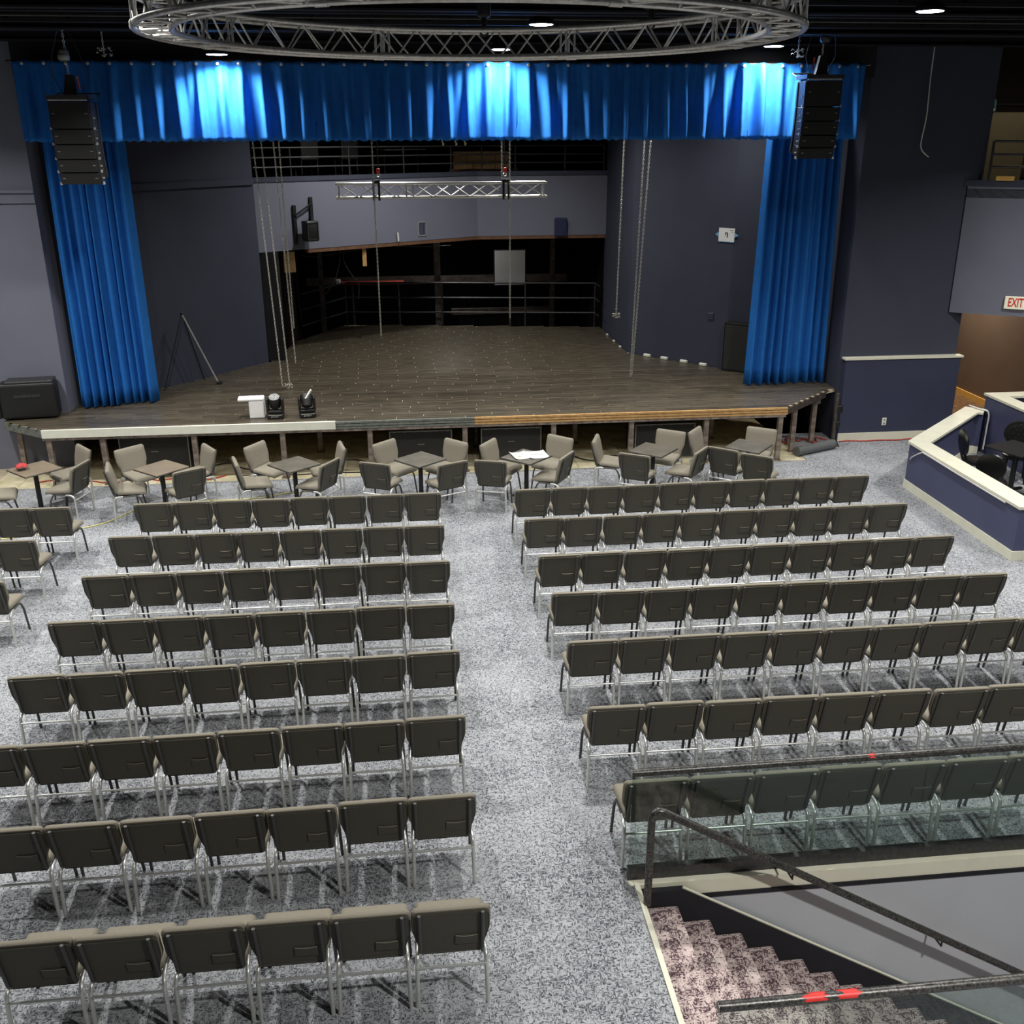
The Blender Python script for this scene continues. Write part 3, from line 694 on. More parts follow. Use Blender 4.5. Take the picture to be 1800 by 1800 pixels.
for i, p in enumerate(LAMPS_HALL):
    high_bay(p[:3], HL[i] if i < 3 else 'round ceiling lamp above the seats, out of the picture', LAMP_W*p[3], 'round high bay lamps' if i < 3 else 'hall lamps out of the picture')

high_bay((1.2, 26.6, 4.2), 'added fill lamp hidden behind the balcony front at the rear of the stage', 26, top=4.54)  # unseen lamp added to lift the dark space behind the stage
high_bay((11.75, 20.6, 4.2), 'warm lamp hidden in the passage behind the exit wall', 110, top=4.49, col=(1, .88, .72))
high_bay((12.6, 19.8, 7.1), 'added warm fill lamp hidden above the gallery at the right', 8, col=(1, .8, .55))  # unseen lamp added to brighten the upper gallery
# ================================================================== TRUSSES
RC = Vector((.68, 9.29)); RR = 2.57; RZ0 = 6.37; RH = .26; RW = .14
ring = empty('ring_truss', (RC.x, RC.y, RZ0), 0, 'large round aluminium truss ring hanging under the ceiling', 'truss')
def circ(r, z, n=112): return [(r*math.cos(2*PI*i/n), r*math.sin(2*PI*i/n), z) for i in range(n)]
for r in (RR-RW, RR+RW):
    for z in (0, RH): MB().tube(circ(r, z), .025, 10, closed=True).build('chord', M_alu, ring, 80)
NB = 36; da = 2*PI/NB
def brace_mesh(p, q, r=.0105): return MB().tube([p, q], r, 6, cap=False).mesh('brace', M_alu, 80)
def pol(r, a, z): return (r*math.cos(a), r*math.sin(a), z)
for r, ph in ((RR+RW, 0), (RR-RW, .5)):
    up = brace_mesh(pol(r, ph*da, 0), pol(r, (ph+.5)*da, RH)); dn = brace_mesh(pol(r, (ph+.5)*da, RH), pol(r, (ph+1)*da, 0))
    for k in range(NB):
        for me in (up, dn): mobj('brace', me, ring, None, k*da)
for z in (0, RH):
    a_ = brace_mesh(pol(RR-RW, 0, z), pol(RR+RW, .5*da, z)); b_ = brace_mesh(pol(RR+RW, .5*da, z), pol(RR-RW, da, z))
    for k in range(NB):
        for me in (a_, b_): mobj('brace', me, ring, None, k*da)
vb = [brace_mesh(pol(r, s*.012, 0), pol(r, s*.012, RH), .013) for r in (RR-RW, RR+RW) for s in (-1, 1)]
cpm = [MB().tube([pol(r, -.02, z), pol(r, .02, z)], .031, 10).mesh('coupler', M_alu, 60) for r in (RR-RW, RR+RW) for z in (0, RH)]
for k in range(8):
    for me in vb: mobj('brace', me, ring, None, k*PI/4+.31)
    for me in cpm: mobj('coupler', me, ring, None, k*PI/4+.31)
for k, a in enumerate((1.45, .72, 2.9, 3.9, 5.4)):
    x, y = RR*math.cos(a), RR*math.sin(a)
    h = MB(); h.box((0, 0, RH/2), (.09, .40, RH+.09)) if False else None
    hm = MB(); hm.tube(arc((0, 0, RH), .045, 0, 360, 12, 'yz')[:-1], .012, 6, closed=True)
    hm.tube([(0, 0, RH+.04), (0, 0, 7.55-RZ0)], .03, 8); hm.rbox((0, 0, RH+.28), (.16, .14, .30), .03, 2)
    o = hm.build('hanger', M_black, ring, 50, (x, y, 0)); o.rotation_euler = (0, 0, a)
# small fixtures clamped to the ring
def straight_truss(name, x0, x1, y, z, h, w_, label):
    t = empty(name, ((x0+x1)/2, y, z), 0, label, 'truss'); l = x1-x0
    for yy in (-w_/2, w_/2):
        for zz in (0, h): MB().tube([(-l/2, yy, zz), (l/2, yy, zz)], .024, 10).build('chord', M_alu_bright, t, 60)
    n = 11; d = (l-.16)/n
    um = MB().tube([(0, 0, .01), (d, 0, h-.01)], .010, 6).mesh('brace', M_alu_bright, 60); dm = MB().tube([(0, 0, h-.01), (d, 0, .01)], .010, 6).mesh('brace', M_alu_bright, 60)
    for k in range(n):
        mobj('brace', um if k % 2 else dm, t, (-l/2+.08+k*d, -w_/2, 0)); mobj('brace', dm if k % 2 else um, t, (-l/2+.08+k*d, w_/2, 0))
    em = MB().tube([(0, 0, 0), (0, 0, h)], .014, 6).mesh('brace', M_alu_bright, 60)
    for xx in (-l/2+.06, l/2-.06, -.68, -.55):
        for yy in (-w_/2, w_/2): mobj('brace', em, t, (xx, yy, 0))
    for xx in (-l/2+.06, l/2-.06): MB().tube([(xx, -w_/2, 0), (xx, w_/2, 0)], .012, 6).build('brace', M_alu_bright, t)
    for xx in (-1.24, 1.24-.03):
        b = MB(); b.box((xx-.05, -w_/2-.02, h/2), (.04, .05, h+.10)); b.box((xx+.05, -w_/2-.02, h/2), (.04, .05, h+.10)); b.box((xx, 0, h+.04), (.14, w_+.08, .05))
        b.build('clamp', M_black, t)
    return t
straight_truss('stage_truss', -1.165, 2.832, 20.0, 4.49, .25, .25, 'straight silver truss hanging over the stage')

# chains
lk = []
def chain(name, p0, p1, label, group=None, link=.046, parent=None, extra=None):
    P0, P1 = Vector(p0), Vector(p1); d = P1-P0; n = max(2, int(d.length/(link*.82))); m = MB()
    q = d.to_track_quat('Z', 'Y').to_matrix().to_4x4()
    for i in range(n):
        T = Matrix.Translation(P0+d*((i+.5)/n)) @ q @ Matrix.Rotation(PI/2*(i % 2)+.4, 4, 'Z')
        ov = [((link*.30)*math.cos(2*PI*k/8), 0, (link*.52)*math.sin(2*PI*k/8)) for k in range(8)]
        mm = MB().tube(ov, link*.14, 4, closed=True); m.add(mm.v, mm.f, T)
    if extra: extra(m)
    o = m.build(name, M_chain, parent, 60)
    if not parent: tag(o, label, 'chain', group)
    return o
def knot(p, s=.07):
    def f(m):
        r_ = random.Random(2)
        for k in range(14):
            c = Vector(p)+Vector((r_.uniform(-s, s), r_.uniform(-s*.5, s*.5), r_.uniform(-s*.5, s)))
            m.tube([tuple(c+Vector((.02*math.cos(2*PI*i/7+k), .02*math.sin(2*PI*i/7), .012*math.sin(4*PI*i/7+k)))) for i in range(7)], .005, 4, closed=True)
    return f
CHN = 'hoist chains over the stage'
chain('hoist_chain', (-2.62, 19.4, 7.55), (-2.38, 19.33, 1.05), 'leftmost silver hoist chain falling to the stage, ending in a knot', CHN, extra=knot((-2.28, 19.33, 1.05)))
chain('hoist_chain', (-2.47, 19.4, 7.55), (-2.24, 19.33, 1.05), 'second silver hoist chain from the left at the stage', CHN)
chain('hoist_chain', (-2.31, 20.1, 7.55), (-2.20, 20.3, 1.3), 'third silver hoist chain from the left, ending above the stage floor', CHN)
chain('hoist_chain', (-2.17, 20.1, 7.55), (-2.18, 20.3, 2.0), 'fourth silver hoist chain from the left, ending shoulder high', CHN)
chain('hoist_chain', (4.40, 20.2, 7.55), (4.33, 20.2, 2.12), 'short doubled silver chain at the right, knotted at its end', CHN, extra=knot((4.33, 20.2, 2.12)))
chain('hoist_chain', (4.64, 19.45, 7.55), (4.50, 19.45, 1.03), 'silver chain loop right of the truss, left strand', CHN)
chain('hoist_chain', (4.80, 19.45, 7.55), (4.53, 19.45, 1.03), 'silver chain loop right of the truss, right strand', CHN)
chain('truss_chain', (-.45, 19.78, 7.55), (-.45, 19.78, 1.9), 'silver chain by the left clamp of the straight truss, hanging low', CHN, .045)
chain('truss_chain', (1.96, 19.78, 7.55), (1.96, 19.78, 4.80), 'silver chain by the right clamp of the truss, left strand', CHN, .045)
chain('truss_chain', (2.12, 19.78, 7.55), (2.10, 19.78, 2.2), 'silver chain by the right clamp of the truss, right strand', CHN, .045)
for x, w_ in ((-.36, 'left'), (2.03, 'right')):
    o = MB().tube([(x, 20, 7.55), (x, 20, 4.98)], .010, 6).build('hoist_cable', M_blackcord, None); tag(o, 'black hoist cable above the %s clamp of the straight truss' % w_, 'cable')
    t = empty('hoist_hook', (x, 19.94, 4.83), 0, 'small red hoist hook on the %s clamp of the straight truss' % w_, 'hook')
    MB().rbox((0, 0, .14), (.07, .06, .09), .02, 2).build('hook_block', M_signred, t); MB().tube(arc((0, 0, .06), .03, 100, 420, 12), .010, 6).build('hook', M_chrome, t)

# ================================================================== LINE ARRAYS
def line_array(x, y, ztop, label, side):
    t = empty('line_array', (x, y, ztop), 0, label, 'speaker', 'flown speaker arrays')
    hs = [.385, .212, .208, .190, .180]; tl = [0, 1.5, 5, 10, 15]; W_ = .575; D = .42
    p = Vector((0, 0, 0)); pitch = 0
    for i, (h, ang) in enumerate(zip(hs, tl)):
        M = Matrix.Translation(p) @ Matrix.Rotation(math.radians(ang), 4, 'X')
        cab = MB().rbox((0, D/2, -h/2), (W_, D, h-.008), .012, 1, M=M).build('cabinet', M_black, t)
        MB().box((0, -.004, -h/2), (W_-.03, .012, h-.022), M=M).build('grille', M_grille, cab)
        mk = MB()
        for s in (-1, 1): mk.box((s*(W_/2-.055), -.012, -h*.45), (.04, .004, .012), M=M)
        mk.build('badge', M_subedge, cab)
        for s in (-1, 1):
            for yy in (.05, D-.06):
                pl = MB().box((s*(W_/2+.008), yy, -h/2), (.012, .05, h*.9), M=M)
                pl.build('rigging_plate', M_rail, cab)
            MB().box((s*(W_/2+.02), .05, -h+.01), (.03, .035, .035), M=M).build('rigging_pin', M_alu, cab)
            MB().box((s*(W_/2+.02), .10, -h*.6), (.025, .02, .02), M=M).build('rigging_pin', M_alu, cab)
        p = M @ Vector((0, 0, -h))
    fr = MB()
    for yy in (.0, D): fr.box((0, yy, .05), (W_+.03, .035, .06))
    for s in (-1, 1): fr.box((s*(W_/2+.0), D/2, .05), (.03, D, .06)); fr.tube([(s*W_/2, D, .05), (s*(W_/2+.02), D+.18, .12)], .012, 6)
    fr.tube([(-W_/2-.02, D+.18, .12), (W_/2+.02, D+.18, .12)], .012, 6)
    fr.build('flying_frame', M_rail, t)
    MB().bb(-W_/2+.01, W_/2-.02, -.01, .01, .0, .02).build('frame_gleam', M_alu, t)  # bright metal strip put in as the gleam on the frame
    mt = MB(); mt.add([( -.10, D*.4, .06), (.10, D*.4, .06), (.07, D*.4, .36), (-.04, D*.4, .36), (-.10, D*.6, .06), (.10, D*.6, .06), (.07, D*.6, .36), (-.04, D*.6, .36)], [(0, 1, 2, 3), (7, 6, 5, 4), (0, 4, 5, 1), (1, 5, 6, 2), (2, 6, 7, 3), (3, 7, 4, 0)])
    mt.build('hoist_bag', M_black, t)
    mo = MB(); mo.rbox((side*.02, D/2, .62), (.13, .12, .16), .03, 2); mo.lathe([(.05, -.06), (.085, -.03), (.085, .02), (.04, .05)], (side*.03, D/2, .60), 14); mo.build('hoist_motor', M_subedge if side < 0 else M_rail, t, 50)
    chain('hoist_chain', (0, D/2, .36), (0, D/2, .53), None, parent=t); chain('hoist_chain', (0, D/2, .7), (0, D/2, 7.05-ztop), None, parent=t)
    for s in (-1, 1):
        MB().tube([(s*.04, D/2, 7.1-ztop), (s*.20, D/2+.02, .62), (s*.24, D/2+.06, .35), (s*.12, D/2+.1, .06)] if s*side < 0 or True else [], .007, 5).build('signal_cable', M_rail, t, 80)
    MB().tube([(.12*-side, D/2, .34), (.13*-side, D/2, .16)], .014, 6).build('strap', M_orange, t)
    return t
line_array(-4.72, 16.3, 6.07, 'black hanging speaker column in front of the left end of the valance', -1)
line_array(6.68, 16.3, 6.375, 'black hanging speaker column in front of the right end of the valance', 1)
def chain_bag(p, label):
    o = chain('spare_chain', (p[0], p[1], 7.55), (p[0], p[1], p[2]), label, None, .04, extra=knot((p[0], p[1], p[2]+.06), .10)); return o
chain_bag((6.55, 17.2, 6.75), 'bunched silver chain left of the right hanging speaker column')
chain_bag((-4.35, 17.2, 6.72), 'dim chain right of the left hanging speaker column')

# ================================================================== THINGS ON AND AROUND THE STAGE
def moving_head(x, y, rz, tilt, label):
    t = empty('moving_head_light', (x, y, 1.0), rz, label, 'stage light', 'moving head lights')
    b = MB(); b.rbox((0, 0, .045), (.28, .24, .085), .02, 2); b.build('base', M_black, t)
    mk = MB()
    for i in range(6): mk.box((-.06+.022*i, -.122, .045+.006*(i % 2)), (.012, .004, .022-.004*(i % 3)))
    mk.box((0, -.119, .075), (.22, .006, .008)); mk.build('display', M_alu, t)
    yk = MB(); yk.rbox((0, 0, .115), (.27, .13, .06), .02, 2)
    for s in (-1, 1): yk.rbox((s*.125, 0, .23), (.045, .13, .25), .02, 2)
    yk.build('yoke', M_black, t, 50)
    T = Matrix.Translation((0, 0, .29)) @ Matrix.Rotation(tilt, 4, 'X')
    hd = MB().lathe([(.055, -.12), (.09, -.10), (.10, 0), (.102, .09), (.095, .10)], (0, 0, 0), 20, T).build('head', M_black, t, 40)
    MB().lathe([(.001, .0), (.09, .0), (.09, .006), (.001, .006)], (0, 0, .098), 20, T).build('lens', M_lenses, hd)
    cl = MB()
    for i in range(12):
        a = i*2.4; r_ = .018*math.sqrt(i)*1.3; cl.lathe([(.011, 0), (.009, .006)], (r_*math.cos(a), r_*math.sin(a), .103), 7, T)
    cl.build('led_cluster', M_alu, hd)
    return t
moving_head(-2.27, 17.18, 0, .45, 'black moving head stage light, left one, its lens up')
t = moving_head(-1.73, 17.19, .15, -.5, 'black moving head stage light, right one, with a silver bar')
MB().tube([(-.02, -.08, .34), (.09, .0, .47)], .024, 10).build('silver_bar', M_alu, t, 60)
t = empty('white_box', (-2.63, 17.27, 1.001), .05, 'white box standing beside the left stage light', 'box')
MB().rbox((.04, 0, .17), (.26, .22, .34), .02, 2).build('body', M_white, t); MB().rbox((-.05, 0, .335), (.44, .24, .05), .02, 2).build('lid', M_white, t)
# cover on the left wing
t = empty('covered_case', (-6.55, 17.72, 1.0), .12, 'black padded case on the far left corner of the stage', 'case')
MB().rbox((0.05, 0, .33), (.92, .36, .62), .05, 3).build('body', M_black, t); MB().rbox((.1, 0, .655), (.78, .34, .05), .02, 2).build('lid', M_rail, t)
MB().rbox((-.46, -.02, .28), (.12, .34, .50), .05, 3).build('end_roll', M_black, t); MB().box((.05, -.185, .42), (.42, .012, .05)).build('handle', M_rail, t)
# easel like tripod
t = empty('tripod_stand', (-4.13, 20.0, 1.0), 0, 'thin black tripod with one blue lit leg left on stage', 'stand')
ap = (-.12, -.05, 1.38)
MB().tube([ap, (.45, -.1, .0)], .018, 8).build('leg', M_alu, t); MB().tube([ap, (-.50, -.55, .0)], .012, 8).build('leg', M_black, t); MB().tube([ap, (.1, .3, .0)], .012, 8).build('leg', M_black, t)
MB().rbox((.46, -.1, .03), (.10, .10, .06), .02, 2).build('foot', M_black, t); MB().rbox((ap[0], ap[1], ap[2]), (.05, .05, .06), .015, 1).build('hub', M_black, t)
# grille speaker by the right curtain
t = empty('wedge_speaker', (6.74, 19.72, 1.0), -.70, 'dark grilled floor speaker behind the right curtain', 'speaker')
MB().rbox((0, .1, .50), (.56, .2, 1.0), .02, 2).build('cabinet', M_black, t); MB().box((0, -.006, .50), (.50, .012, .92)).build('grille', M_subface, t)
fr = MB()
for s in (-1, 1): fr.box((s*.268, -.008, .5), (.012, .012, .98)); fr.box((0, -.008, .5+s*.485), (.54, .012, .012))
fr.build('edge_trim', M_rail, t)
# things on the right stage wall
RWA, RWB = Vector((5.16, 21.75)), Vector((6.64, 20.09)); RWD = (RWB-RWA).normalized(); RWN = Vector((RWD.y, -RWD.x)) ; RWN = RWN if RWN.y < 0 else -RWN
RWZ = math.atan2(RWD.y, RWD.x)
def on_right(t_, off, z): p = RWA+RWD*t_+RWN*off; return (p.x, p.y, z)
t = empty('wall_notice', on_right(2.08, .012, 3.70), RWZ, 'white notice taped to the navy wall right of the stage', 'notice')
MB().box((0, 0, 0), (.36, .008, .26)).build('sheet', M_white, t)
MB().add([(-.18, .002, .05), (-.27, .002, 0), (-.18, .002, -.05), (.18, .002, .05), (.27, .002, 0), (.18, .002, -.05), (-.18, -.003, -.125), (.18, -.003, -.125), (.18, -.003, -.145), (-.18, -.003, -.145)], [(0, 1, 2), (3, 5, 4), (9, 8, 7, 6)]).build('blue_tape', mat('tape_blue', (120, 170, 210), .6, noise=(20, .3, (104, 156, 198))), t)
pr = MB(); pr.tube(arc((0, -.006, .02), .026, -60, 240, 10), .008, 5); pr.tube([(.026, -.006, .02), (.02, -.006, -.05)], .009, 5); pr.build('printed_mark', M_black, t)
pr = MB(); pr.box((.11, -.005, .09), (.07, .002, .014)); pr.box((.13, -.005, .055), (.05, .002, .008)); pr.build('printed_lines', M_subedge, t)
t = empty('wall_outlet', on_right(1.84, .012, 2.04), RWZ, 'small dark outlet plate on the navy wall right of the stage', 'outlet')
MB().rbox((0, 0, 0), (.12, .012, .15), .005, 1).build('plate', M_navy_low, t); MB().box((0, -.008, .065), (.11, .006, .008)).build('plate_edge', M_alu, t)
for k, tt in enumerate((.35, .80, 1.30, 1.78)):
    o = MB().rbox((0, 0, .03), (.17, .07, .06), .012, 1).build('foam_block', M_edge_white, None, None, on_right(tt, .10, 1.0)); o.rotation_euler = (0, 0, RWZ)
    tag(o, 'small white block at the foot of the navy wall, %s' % ('nearest the rear corner', 'second from the rear corner', 'third from the rear corner', 'nearest the right curtain')[k], 'block', 'white blocks along the wall foot')
for k, y in enumerate((22.5, 23.2, 24.0)):
    o = MB().rbox((0, 0, .02), (.05, .10, .04), .01, 1).build('foam_block', M_edge_white, None, None, (4.94, y, 1.0))
    tag(o, 'tiny white block by the rear right stage wall, %s' % ('nearest', 'middle', 'farthest')[k], 'block', 'white blocks along the wall foot')
# balcony front: speaker on bracket, vents, pipe
FD = (Vector((1.88, 25.0))-Vector((-2.95, 21.95))).normalized(); FZ = math.atan2(FD.y, FD.x); FN = Vector((FD.y, -FD.x))
def on_fascia(t_, off, z): p = Vector((-2.95, 21.95))+FD*t_+FN*off; return (p.x, p.y, z)
t = empty('bracket_speaker', on_fascia(1.10, .0, 3.62), FZ, 'small black speaker on a wall bracket left of the truss', 'speaker')
MB().rbox((-.02, -.28, .08), (.30, .24, .42), .03, 2).build('cabinet', M_black, t, 50); fr = MB()
for s in (-1, 1): fr.box((-.02+s*.12, -.405, .08), (.018, .012, .36)); fr.box((-.02, -.405, .08+s*.17), (.24, .012, .018))
fr.build('front_frame', M_rail, t)
bk = MB(); bk.box((.16, -.03, .50), (.07, .05, .50)); bk.box((-.24, -.03, .20), (.07, .05, .80)); bk.tube([(.16, -.08, .62), (-.24, -.08, .40)], .02, 6); bk.tube([(.14, -.06, .40), (.05, -.26, .25)], .02, 6); bk.build('bracket', M_black, t)
t = empty('wall_vent', on_fascia(4.10, .008, 3.56), FZ, 'small square vent on the balcony front', 'vent')
fr = MB()
for s in (-1, 1): fr.box((s*.10, 0, 0), (.02, .02, .32)); fr.box((0, 0, s*.15), (.22, .02, .02))
fr.build('frame', M_alu, t)
for i in range(5): MB().box((-.07+.035*i, 0, 0), (.012, .012, .28)).build('slat', M_speaker_blue, t)
o = MB().tube([on_fascia(3.41, .05, 3.33), on_fascia(3.40, .05, 3.52)], .02, 8).build('pipe_stub', M_whitecab); tag(o, 'short white pipe stub at the bottom of the balcony front', 'pipe')
t = empty('wall_speaker', (3.90, 24.93, 3.28), 0, 'dark blue box on the right of the balcony front', 'speaker')
MB().rbox((0, 0, .21), (.30, .12, .44), .02, 2).build('cabinet', M_speaker_blue, t); MB().box((0, -.064, .21), (.24, .01, .38)).build('grille', M_speaker_blue, t)
# rails: balcony behind the stage
def rail(name, pts, zs, z0, posts, label, r=.019, m=None, top_post=None):
    t = empty(name, (pts[0][0], pts[0][1], z0), 0, label, 'railing'); ox, oy = pts[0][0], pts[0][1]
    for z in zs: MB().tube([(p[0]-ox, p[1]-oy, z-z0) for p in pts], r, 8).build('rail', m or M_rail, t, 60)
    for p in posts: MB().tube([(p[0]-ox, p[1]-oy, 0), (p[0]-ox, p[1]-oy, (top_post or max(zs))-z0)], r, 8).build('post', m or M_rail, t, 60)
    return t
def fp(t_): p = Vector((-2.95, 21.95))+FD*t_+FN*-.06; return (p.x, p.y)
rail('balcony_rail', [fp(.05), fp(5.66), (4.95, 25.06)], (4.98, 5.17, 5.36), 4.79, [fp(.9), fp(2.3), fp(3.7), fp(5.0), (2.0, 25.06), (2.8, 25.06), (4.0, 25.06), (4.95, 25.06)], 'grey three bar railing on the balcony behind the stage')
rail('stage_rear_rail', [(-2.4, 24.25), (-1.45, 26.15), (1.0, 25.8), (4.85, 25.25), (4.85, 24.75)], (1.35, 1.72, 2.09), 1.0, [(-1.45, 26.15), (1.0, 25.8), (3.1, 25.5), (4.85, 25.25)], 'grey railing at the rear edge of the stage floor', .022)
o = MB().bb(.84, 1.0, 26.35, 26.51, 0, 4.5).build('steel_column', M_steel); tag(o, 'grey steel column in the dark behind the stage', 'column')
t = empty('whiteboard', (2.86, 26.9, 0), 0, 'pale blank board standing in the dark behind the stage', 'board')
MB().box((0, 0, 2.31), (.80, .03, .88)).build('panel', M_white, t); MB().box((0, .01, 2.31), (.86, .02, .94)).build('frame', M_rail, t); MB().tube([(0, 0, 0), (0, 0, 1.85)], .03, 8).build('stand', M_steel, t); MB().box((0, 0, .02), (.5, .4, .04)).build('base', M_steel, t)
o = MB().bb(1.3, 4.0, 27.2, 27.35, 1.05, 1.2).build('crossbeam', M_steel); tag(o, 'low grey crossbeam behind the stage, below the pale board', 'beam')
o = MB().bb(-2.6, 4.6, 28.2, 28.4, 1.75, 1.95).build('crossbeam', M_steel); tag(o, 'long grey crossbeam far behind the stage', 'beam')
for nm, x0, x1, z in (('left', -2.6, -1.2, .0), ('right', 1.3, 4.0, .0)): pass
for k, x in enumerate((-2.2, 4.2)):
    o = MB().bb(x-.06, x+.06, 28.2, 28.36, 0, 4.5).build('steel_column', M_steel); tag(o, 'far thin steel column behind the stage on the %s' % ('left', 'right')[k], 'column')
o = MB().bb(1.5, 3.8, 27.22, 27.33, -.02, 1.05)
o = o.build('low_partition', M_darker); tag(o, 'black low partition under the crossbeam behind the stage', 'partition')
t = empty('red_bar', (-1.3, 26.9, 0), 0, 'red bar with a white end in the dark behind the stage', 'bar')
MB().tube([(-.3, 0, 1.98), (1.35, 0, 1.98)], .05, 8).build('tube', M_redcord, t, 60); MB().rbox((-.36, 0, 2.02), (.14, .12, .14), .04, 2).build('end_cap', M_white, t)
for x in (.0, 1.2): MB().tube([(x, 0, 0), (x, 0, 1.98)], .03, 6).build('leg', M_steel, t)
o = MB().bb(-2.52, -2.28, 22.5, 22.56, 2.82, 3.25).build('wooden_block', M_wood); tag(o, 'raw wooden block at the left top of the stage opening', 'block')
o = MB().box((-.82, 23.42, 3.06), (.09, .05, .48)).build('hanging_stud', M_wood); tag(o, 'short raw stud hanging from the balcony underside', 'stud')
def hang(pts, label, m=M_rail, r=.008): return cable('hanging_wire', pts, r, m, label)
hang([(-2.2, 22.65, 3.18), (-1.9, 22.9, 3.10), (-1.1, 23.4, 3.16), (-.3, 23.9, 3.20), (.4, 24.3, 3.14), (1.2, 24.7, 3.12)], 'thin wire strung under the balcony front')
hang([(-1.25, 23.2, 3.22), (-1.27, 23.2, 2.95), (-1.12, 23.25, 2.65), (-.98, 23.3, 2.45), (-1.0, 23.3, 2.1)], 'loose wire dangling below the balcony front, right strand')
hang([(-1.34, 23.17, 3.22), (-1.37, 23.2, 2.95), (-1.52, 23.25, 2.5), (-1.75, 23.4, 2.2)], 'loose wire dangling below the balcony front, left strand')
# things on the balcony behind the stage
t = empty('wooden_crate', (2.05, 26.2, 4.68), .05, 'pale plywood crate on the balcony behind the stage', 'crate')
for k in range(4): MB().box((-.52+.345*k, 0, .33), (.335, .5, .42)).build('panel', M_wood, t)
for k in range(2): MB().box((0.05, -.3, .04+.07*k), (1.7, .06, .06)).build('plank', M_ply, t)
for k, (x, y) in enumerate(((-1.9, 23.6), (-1.05, 24.1))):
    t = empty('dark_chair', (x, y, 4.68), .5, 'black chair on the balcony behind the stage, %s' % ('left one', 'right one')[k], 'chair', 'black chairs on the balcony')
    MB().rbox((0, .2, .44), (.42, .42, .06), .02, 2).build('seat', M_black, t); MB().rbox((0, 0, .70), (.42, .05, .46), .02, 2).build('backrest', M_black, t)
    for a in (-1, 1):
        for b in (.03, .38): MB().tube([(a*.19, b, 0), (a*.19, b, .43)], .014, 6).build('leg', M_rail, t)
t = empty('folding_table', (.1, 25.4, 4.68), .5, 'pale topped table on the balcony behind the stage', 'table')
MB().box((0, 0, .60), (1.1, .5, .03)).build('top', M_subedge, t)
for a in (-1, 1): MB().tube([(a*.45, 0, 0), (a*.45, 0, .58)], .02, 6).build('leg', M_rail, t)
# strap hooks under the valance
for k, x in enumerate((.98, 1.27, 1.47)):
    cable('strap_hook', [(x, 23.5, 6.6), (x+.02, 23.5, 5.55), (x+.06, 23.5, 5.42), (x+.03, 23.5, 5.38)], .016, M_tan, 'tan strap hanging above the rear balcony, %s of three' % ('left', 'middle', 'right')[k])

# ================================================================== RIGHT SIDE: EXIT SIGN, GALLERY, BOOTHS
EXR = math.atan2(EXD.y, EXD.x); EXN = Vector((EXD.y, -EXD.x))
def on_exit(t_, off, z): return (EXA.x+EXD.x*t_+EXN.x*off, EXA.y+EXD.y*t_+EXN.y*off, z)
sg = empty('exit_sign', on_exit(1.10, .03, 2.68), EXR, 'lit cream exit sign with red letters on the grey navy wall', 'sign')
MB().rbox((0, 0, 0), (.37, .05, .23), .012, 2).build('housing', M_sign, sg)
def text_mesh(s_, size, m, parent, loc, rot):
    cu = bpy.data.curves.new('txt', 'FONT'); cu.body = s_; cu.size = size; cu.align_x = 'CENTER'; cu.align_y = 'CENTER'; cu.extrude = .002; cu.offset = .003
    ob = bpy.data.objects.new('txt', cu); COL.objects.link(ob); dg = bpy.context.evaluated_depsgraph_get()
    me = bpy.data.meshes.new_from_object(ob.evaluated_get(dg)); bpy.data.objects.remove(ob, do_unlink=True); bpy.data.curves.remove(cu)
    me.materials.clear(); me.materials.append(m); o = mobj('lettering', me, parent, loc); o.rotation_euler = rot; return o
tx = text_mesh('EXIT', .17, M_signred, sg, (0, -.028, 0), (PI/2, 0, 0)); tx.scale = (.74, 1.3, 1)
rail('gallery_rail', [exl(.32), exl(3.0)], (5.03, 5.24, 5.46), 4.80, [exl(.32), exl(1.6), exl(2.9)], 'black three bar railing on the upper gallery at the right edge', .022)
t = empty('yellow_block', (exl(.58)[0], exl(.58)[1]-.02, 4.80), EXR, 'small yellow wooden block on the gallery ledge at the right', 'block')
MB().rbox((0, 0, .04), (.30, .10, .075), .01, 1).build('block', M_yellow, t); MB().box((.02, -.051, .045), (.2, .002, .004)).build('grain_line', M_ply, t)
o = MB().bb(12.05, 13.1, 21.0, 21.05, 4.66, 6.0).build('leaning_board', M_tan); tag(o, 'tan board leaning at the back of the upper gallery', 'board')
t = empty('teal_box', (12.2, 21.02, 6.0), 0, 'small teal box on top of the tan board in the gallery', 'box')
MB().rbox((0, 0, .12), (.19, .16, .24), .01, 1).build('body', M_teal, t); MB().box((0.03, -.082, .05), (.10, .004, .05)).build('label_strip', M_alu, t)
cable('hanging_wire', [(9.30, 18.03, 7.54), (9.29, 18.03, 6.6), (9.27, 17.95, 5.9), (9.24, 17.95, 5.55), (9.235, 17.95, 5.40), (9.28, 17.95, 5.30), (9.41, 17.95, 5.20)], .011, M_whitecab, 'white cable hanging down the dark wall right of the stage')
t = empty('wall_outlet', (9.20, 17.89, .36), 0, 'white outlet plate low on the navy wall right of the stage', 'outlet')
MB().rbox((0, 0, 0), (.09, .012, .15), .005, 1).build('plate', M_edge_white, t)
for s in (-1, 1): MB().box((0, -.008, s*.035), (.03, .004, .03)).build('socket', M_subedge, t)
